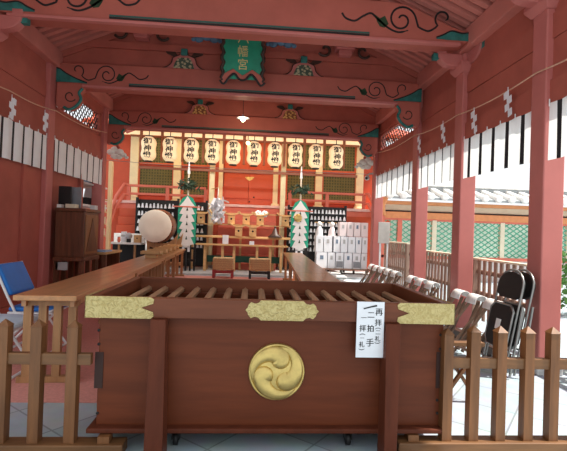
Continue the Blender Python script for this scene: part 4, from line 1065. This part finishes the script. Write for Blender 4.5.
# ------------------------------------------------------------------ drum on its stand
DY = 10.9; c = A(155, 226, DY); ax = Vector((.03, 1, 0)).normalized(); rr = .405
t = thing('drum_stand', (c.x, DY+.2, 0), 'wooden cradle stand under the big drum', 'stand')
cr2 = [(-.42, .10), (-.36, -.10), (-.22, -.26), (0, -.32), (.22, -.26), (.36, -.10), (.42, .10), (.36, .10), (.40, -.42), (.25, -.55), (-.25, -.55), (-.40, -.42), (-.36, .10)]
b = MB(); 
arc = [( .44*math.cos(a), .44*math.sin(a)) for a in [R(200)+R(140)*i/14 for i in range(15)]]
b.prism(arc + [(.36, -.50), (.12, -.58), (-.12, -.58), (-.36, -.50)], (c.x+.12, DY+.22, c.z), (1, 0, 0), (0, 0, 1), (0, .10, 0)).prism(arc + [(.36, -.50), (.12, -.58), (-.12, -.58), (-.36, -.50)], (c.x+.20, DY+.5, c.z), (1, 0, 0), (0, 0, 1), (0, .08, 0))
b.build('cradle', benchl, t, .01)
for dx in (-.25, -.02, .22, .42):
    MB().bar((c.x+.05+dx, DY+.26, 0), (c.x+.05+dx, DY+.26, c.z-.48), .06).build('leg', benchl, t)
MB().box(c.x-.25, c.x+.6, DY+.2, DY+.6, .22, .28).build('stretcher', benchl, t)
t = thing('big_drum', c, 'large round drum with cream skin and red-brown barrel at left', 'drum')
MB().lathe([(rr*.94, .01), (rr, .03), (rr*1.06, .2), (rr*1.08, .33), (rr*1.06, .46), (rr, .63), (rr*.94, .65)], c, 40, 0, ax).build('barrel', drumw, t)
MB().lathe([(rr*1.0, .035), (rr*1.0, 0), (rr*.97, -.012), (rr*.5, -.016), (0, -.018)], c, 40, 0, ax).build('drum_skin', hide, t)
st = MB()
u_ = Vector((ax.y, -ax.x, 0))
for k in range(28):
    a = 2*PI*k/28; st.ico(c + ax*.055 + (u_*math.cos(a)+Vector((0, 0, 1))*math.sin(a))*(rr*1.015), .016, 6, 4)
st.build('stud_ring', black, t)['kind'] = 'stuff'

# ------------------------------------------------------------------ counter at the left with small items
YK = 11.5; ka, kb = A(108, 242, YK).x, A(141, 243, YK).x
t = thing('white_counter', ((ka+kb)/2, YK, 0), 'white topped dark counter behind the bench at left', 'counter')
MB().box(ka, kb, YK, YK+.45, .70, .75).build('top', white, t, .006); MB().box(ka, kb, YK+.38, YK+.43, 0, .70).build('dark_back', blackc, t)
for px in (118, 134): x = A(px, 260, YK).x; MB().box(x-.025, x+.025, YK+.02, YK+.07, 0, .70).build('leg', benchl, t)
MB().box(ka, kb, YK+.46, YK+.60, 0, .98).build('rear_shelf', white, t)
for i, (px, w, h, m, nm, lb) in enumerate(((121, .12, .28, paper, 'white_carton', 'tall white carton on the counter at far left'), (127.5, .14, .25, M('machine_grey', (.45, .45, .47), .5), 'small_device', 'grey round-topped device on the counter beside the white carton'), (118, .07, .14, salmon, 'pink_pot', 'small pink pot on the counter at far left'), (136.5, .17, .20, palew, 'wooden_money_box', 'small pale wooden box with a hole on the counter by the drum'))):
    x = A(px, 238, YK).x; t = thing(nm, (x, YK+.12, .751), lb, nm.split('_')[-1])
    if i == 1:
        MB().box(x-.05, x+.05, YK+.07, YK+.17, .751, .85).build('base', black, t, .01); MB().ico((x, YK+.12, .92), .09, 14, 8).build('head', m, t)
    elif i == 3:
        MB().box(x-w/2, x+w/2, YK+.05, YK+.2, .751, .751+h).build('body', m, t, .006); MB().lathe([(.02, 0), (.02, -.004), (0, -.004)], (x, YK+.05, .87), 12, 0, (0, 1, 0)).build('hole', black, t)
    elif i == 2:
        MB().lathe([(.03, 0), (.045, .05), (.04, .10), (.035, .14), (0, .14)], (x, YK+.08, .751), 14).build('pot', m, t); MB().lathe([(.042, 0), (.042, .02), (0, .02)], (x, YK+.08, .891), 14).build('lid', white, t)
    else:
        MB().box(x-w/2, x+w/2, YK+.2, YK+.32, .751, .751+h).build('body', m, t, .006); MB().box(x-w/2, x+w/2, YK+.195, YK+.2, .9, .95).build('band', stoneg, t)

# small pale shelves of the far left rear
t = thing('corner_shelf', (-4.05, 11.2, 0), 'narrow pale shelf of small white goods at far left behind the post', 'shelf')
for z in (.9, 1.2, 1.5, 1.8): MB().box(-4.05, -3.72, 11.1, 11.35, z, z+.03).build('shelf_board', palew, t)
for z in (.93, 1.23, 1.53): MB().box(-3.98, -3.76, 11.12, 11.25, z, z+.17).build('goods', cream, t)
MB().box(-4.09, -4.05, 11.1, 11.35, 0, 1.85).build('side', palew, t)

# ------------------------------------------------------------------ white boxes on the right
YBX = 11.85
t = thing('low_rack', (2.6, YBX, 0), 'low dark shelf with slim legs carrying the white boxes', 'rack')
a, b = A(314, 268, YBX).x, A(368, 269, YBX).x
MB().box(a, b, YBX-.05, YBX+.36, .16, .20).build('board', slatg, t)
for i in range(5): x = a+.04+(b-a-.08)*i/4; MB().box(x-.025, x+.025, YBX, YBX+.05, 0, .16).build('leg', darkbr, t)
BX = [(.20, [(316.5, 327.5), (328, 335.5), (336, 344), (344.5, 352.5), (353, 361), (361.5, 367.5)], .44, 'bottom'), (.645, [(315.5, 323), (323.5, 332), (333.5, 340), (340.5, 347.5), (348, 355), (355.5, 361.5), (362, 367.5)], .45, 'middle'), (1.10, [(339, 346), (346.5, 353), (353.5, 360), (360.5, 367.5)], .40, 'top')]
pinkp = M('pinkish_paper', (.80, .70, .70), .7, var=.05)
for z, row, h, rn in BX:
    for i, (pa, pb) in enumerate(row):
        x0, x1 = A(pa, 250, YBX).x, A(pb, 250, YBX).x
        pos = 'leftmost' if i == 0 else ('rightmost' if i == len(row)-1 else ('second', 'third', 'fourth', 'fifth', 'sixth')[i-1]+' from left')
        t = thing('white_box', ((x0+x1)/2, YBX, z), '%s white box in the %s row by the farthest right post' % (pos, rn), 'box', 'white boxes stacked at right')
        MB().box(x0+.004, x1-.004, YBX, YBX+.3, z+.001, z+h-.004).build('carton', pinkp if rn == 'top' else paper, t, .006)
        w = x1-x0
        MB().box(x0+w*.35, x0+w*.65, YBX-.004, YBX, z+h*.55, z+h*.8).build('printed_mark', stoneg if (i+len(row)) % 3 else M('mark_%s_%d' % (rn, i), (.16, .22, .30), .6), t)
        if rn == 'bottom' and i in (2, 4): MB().box(x0+w*.08, x1-w*.08, YBX-.006, YBX, z+.03, z+.2).build('dark_label', grey, t)
def doll(px, py, lab, m):
    x = A(px, py, YBX).x; z = 1.095; t = thing('paper_doll', (x, YBX+.12, z), lab, 'ornament', 'white figures on the boxes')
    MB().lathe([(.11, 0), (.10, .08), (.07, .2), (.045, .26), (0, .27)], (x, YBX+.12, z), 14).build('robe', m, t)
    MB().ico((x, YBX+.12, z+.33), .07, 12, 8).build('head', white, t)
    MB().box(x-.13, x+.13, YBX+.1, YBX+.14, z+.36, z+.38).build('hat', palew, t)
doll(320, 226, 'white figure with flat hat on the boxes, left of the two', paper); doll(333, 227, 'pinkish figure with flat hat on the boxes, right of the two', pinkp)
# white folded boards on the floor by the right bench
t = thing('white_board_stool', (0, 0, 0), '', 'stool', 'white flat seats beside the right bench')
MB().box(-.16, .16, -.11, .11, .30, .335).build('seat', white, t, .01)
for x in (-.13, .13):
    for y in (-.08, .08): MB().box(x-.012, x+.012, y-.012, y+.012, 0, .30).build('leg', steel, t)
for i in range(4):
    o = t if i == 0 else copy_tree(t); o.location = (1.66+.03*i, 7.0+.75*i, 0)
    o['label'] = ('nearest', 'second nearest', 'third nearest', 'farthest')[i] + ' of the four white flat seats beside the right bench'

# ------------------------------------------------------------------ hanging bulb, cameras
p = A(243, 118, 8.0); t = thing('pendant_lamp', p, 'lit bulb under a white saucer shade hanging at centre', 'lamp')
MB().lathe([(.02, .06), (.03, .03), (.12, .0), (.125, -.006), (.02, .02)], p, 24).build('saucer_shade', white, t)
MB().ico(p+Vector((0, 0, -.025)), .045, 14, 10).build('bulb', bulbm, t)
MB().tube([p+Vector((0, 0, .05)), Vector((p.x, 8.0, roofz(p.x)+.02))], .005, 6).build('cord', black, t)
p = A(367, 178, 9.2); t = thing('security_camera', p, 'small grey dome camera hanging below the right cloud carving', 'camera')
MB().ico(p, .055, 14, 10).build('dome', M('dome_grey', (.45, .45, .45), .3), t); MB().ico(p+Vector((-.02, -.035, -.01)), .03, 10, 8).build('lens', black, t); MB().tube([p+Vector((0, 0, .03)), p+Vector((.05, 0, .10)), Vector((XR+.01, p.y-.04, p.z+.10))], .016, 8).build('stem', stoneg, t)
p = A(248, 143, 12.1); t = thing('small_bulb', p, 'small round glowing bulb between the middle lanterns', 'lamp')
MB().ico(p, .06, 12, 8).build('globe', M('globe_glow', (1, .85, .55), .4, emit=(1, .72, .34), es=3), t); MB().tube([p+Vector((0, 0, .05)), p+Vector((0, .1, .5))], .01, 6).build('cord', black, t)

# ================================================================== TILED LATTICE WALL OUTSIDE (right)
YG = 11.2
t = thing('tiled_lattice_wall', (6, YG, 0), 'tile-roofed wall with green diamond lattice outside to the right', 'wall')
gx0, gx1 = A(382, 220, YG).x, 14.0
zz = lambda y: A(450, y, YG).z
def seg(y0, y1, m, nm, dep=.1, yo=0): MB().box(gx0, gx1, YG+yo, YG+yo+dep, zz(y1), zz(y0)).build(nm, m, t, .006)
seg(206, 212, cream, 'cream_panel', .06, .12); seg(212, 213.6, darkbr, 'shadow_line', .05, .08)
seg(213.6, 220, orange, 'tie_beam', .12, .03); seg(203.5, 206.5, orange, 'eave_beam', .3, -.25)
seg(256.5, 259.5, salmon, 'sill_beam', .14, .0)
MB().box(gx0, gx1, YG+.05, YG+.12, 0, zz(259.5)).build('dado', M('dado_grey', (.62, .55, .52), .7), t)
zb0, zb1 = zz(257), zz(221)
lat = MB(); k = .20; h = zb1-zb0; x = gx0-h*1.5
while x < 11:
    for dr in (1, -1):
        lo, hi = max(x, gx0), x+h*1.5
        if hi-lo > .05:
            za = zb0+(lo-x)/1.5; zc_ = zb0+(hi-x)/1.5
            if dr < 0: za, zc_ = zb1-(lo-x)/1.5, zb1-(hi-x)/1.5
            lat.bar((lo, YG+.06+.012*dr, za), (hi, YG+.06+.012*dr, zc_), .034, .02, side=(0, 1, 0))
    x += k
# bars as green diamonds
lat.build('green_lattice', green, t)
for i in range(8):
    x = gx0 + .95*i+.5
    MB().box(x-.06, x+.06, YG+.02, YG+.13, zb0, zb1).build('lattice_post', cream if i % 2 else salmon, t)
seg(220, 222, salmon, 'lattice_head', .1, .03)
rf = MB(); zr0 = zz(202); 
rf.prism([(-.42, 0), (.40, .26), (.40, .32), (-.42, .06)], (gx0-.05, YG+.0, zr0), (0, 1, 0), (0, 0, 1), (gx1-gx0, 0, 0))
rf.build('roof_slab', tile, t)
rb_ = MB(); x = gx0+.05; ends = MB()
while x < gx1:
    rb_.bar((x, YG-.44, zr0+.09), (x, YG+.40, zr0+.36), .13, .10, side=(1, 0, 0))
    ends.lathe([(.095, 0), (.095, -.05), (.06, -.055), (0, -.05)], (x, YG-.43, zr0+.08), 14, 0, (0, 1, 0)); x += .36
rb_.build('tile_ridges', tilew, t); ends.build('round_tile_ends', tilew, t)
MB().box(gx0-.05, gx1, YG+.32, YG+.55, zr0+.28, zr0+.44).build('ridge_course', tile, t)
MB().box(gx0-.05, gx1, YG+.28, YG+.60, zr0+.44, zr0+.49).build('ridge_cap', tilew, t)
MB().tube([(gx0-.05, YG-.44, zr0+.02), (gx0-.12, YG-.4, zr0-.2), (gx0+.0, YG-.2, zr0-.42)], [.07, .06, .04], 8).build('end_bracket', orange, t)
MB().box(gx0-.06, gx0+.08, YG+.0, YG+.14, 0, zz(206)).build('end_post', salmon, t)
# pale building wall behind the lattice
tag(MB().box(4.35, 16, 13.6, 13.8, 0, 2.2).build('rear_fence', M('rear_wall', (.55, .66, .55), .8, var=.2, scale=1.2)), 'pale greenish wall seen through the green lattice outside', 'wall')
# shrub at the right edge
p = A(566, 288, 6.5); t = thing('green_shrub', (p.x+.12, 6.5, 0), 'green leafy shrub outside at the right edge', 'shrub'); b = MB(); rnd = random.Random(5)
for i in range(420):
    c = Vector((p.x+.2+rnd.gauss(0, .16), 6.5+rnd.gauss(0, .18), rnd.uniform(.1, 1.0))); d_ = Vector((rnd.uniform(-1, 1), rnd.uniform(-1, 1), rnd.uniform(-.3, 1))).normalized()*.06; e_ = d_.cross(Vector((rnd.random(), rnd.random(), .2))).normalized()*.03
    b.add([c-d_, c+e_, c+d_, c-e_], [(0, 1, 2, 3)])
b.build('foliage', leafg, t); MB().tube([(p.x+.2, 6.5, 0), (p.x+.22, 6.5, .8)], [.03, .01], 6).build('stem', fencew, t)

# ================================================================== LIGHT
w = bpy.data.worlds.new('sky'); S.world = w; w.use_nodes = True
bg = w.node_tree.nodes['Background']; bg.inputs['Color'].default_value = (.93, .97, 1., 1); bg.inputs['Strength'].default_value = 1.0
sun = bpy.data.lights.new('sun', 'SUN'); sun.energy = 7.5; sun.angle = R(1.0); sun.color = (1, .95, .86)
so = bpy.data.objects.new('sun', sun); COL.objects.link(so)
el = R(60); dirn = Vector((math.cos(el)*.95, -.10, math.sin(el)))
so.rotation_euler = dirn.to_track_quat('Z', 'Y').to_euler()
def lamp(name, loc, e, col, size, sizey, aim):
    l = bpy.data.lights.new(name, 'AREA'); l.energy = e; l.color = col; l.shape = 'RECTANGLE'; l.size = size; l.size_y = sizey
    o = bpy.data.objects.new(name, l); COL.objects.link(o); o.location = loc
    o.rotation_euler = (Vector(aim)-Vector(loc)).to_track_quat('-Z', 'Y').to_euler()
lamp('eave_lamp_tube', (-.3, 13.2, 3.95), 32, (1., .74, .42), 6.8, .15, (-.3, 13.75, 2.4))
lamp('hall_fill_light', (-.25, 10.1, 3.55), 70, (1., .92, .82), 4.6, .15, (-.25, 12.3, .9))  # added fill without a fixture, brightens the drum, altar and racks
lp = bpy.data.lights.new('pendant_light', 'POINT'); lp.energy = 12; lp.color = (1, .78, .5); lp.shadow_soft_size = .05
p = A(243, 118, 8.0); o = bpy.data.objects.new('pendant_light', lp); COL.objects.link(o); o.location = p+Vector((0, 0, -.12))

vs = S.view_settings; vs.view_transform = 'Standard'; vs.look = 'None'; vs.gamma = 1; vs.use_curve_mapping = False
vs.exposure = .25
S.cycles.max_bounces = 10; S.cycles.diffuse_bounces = 6
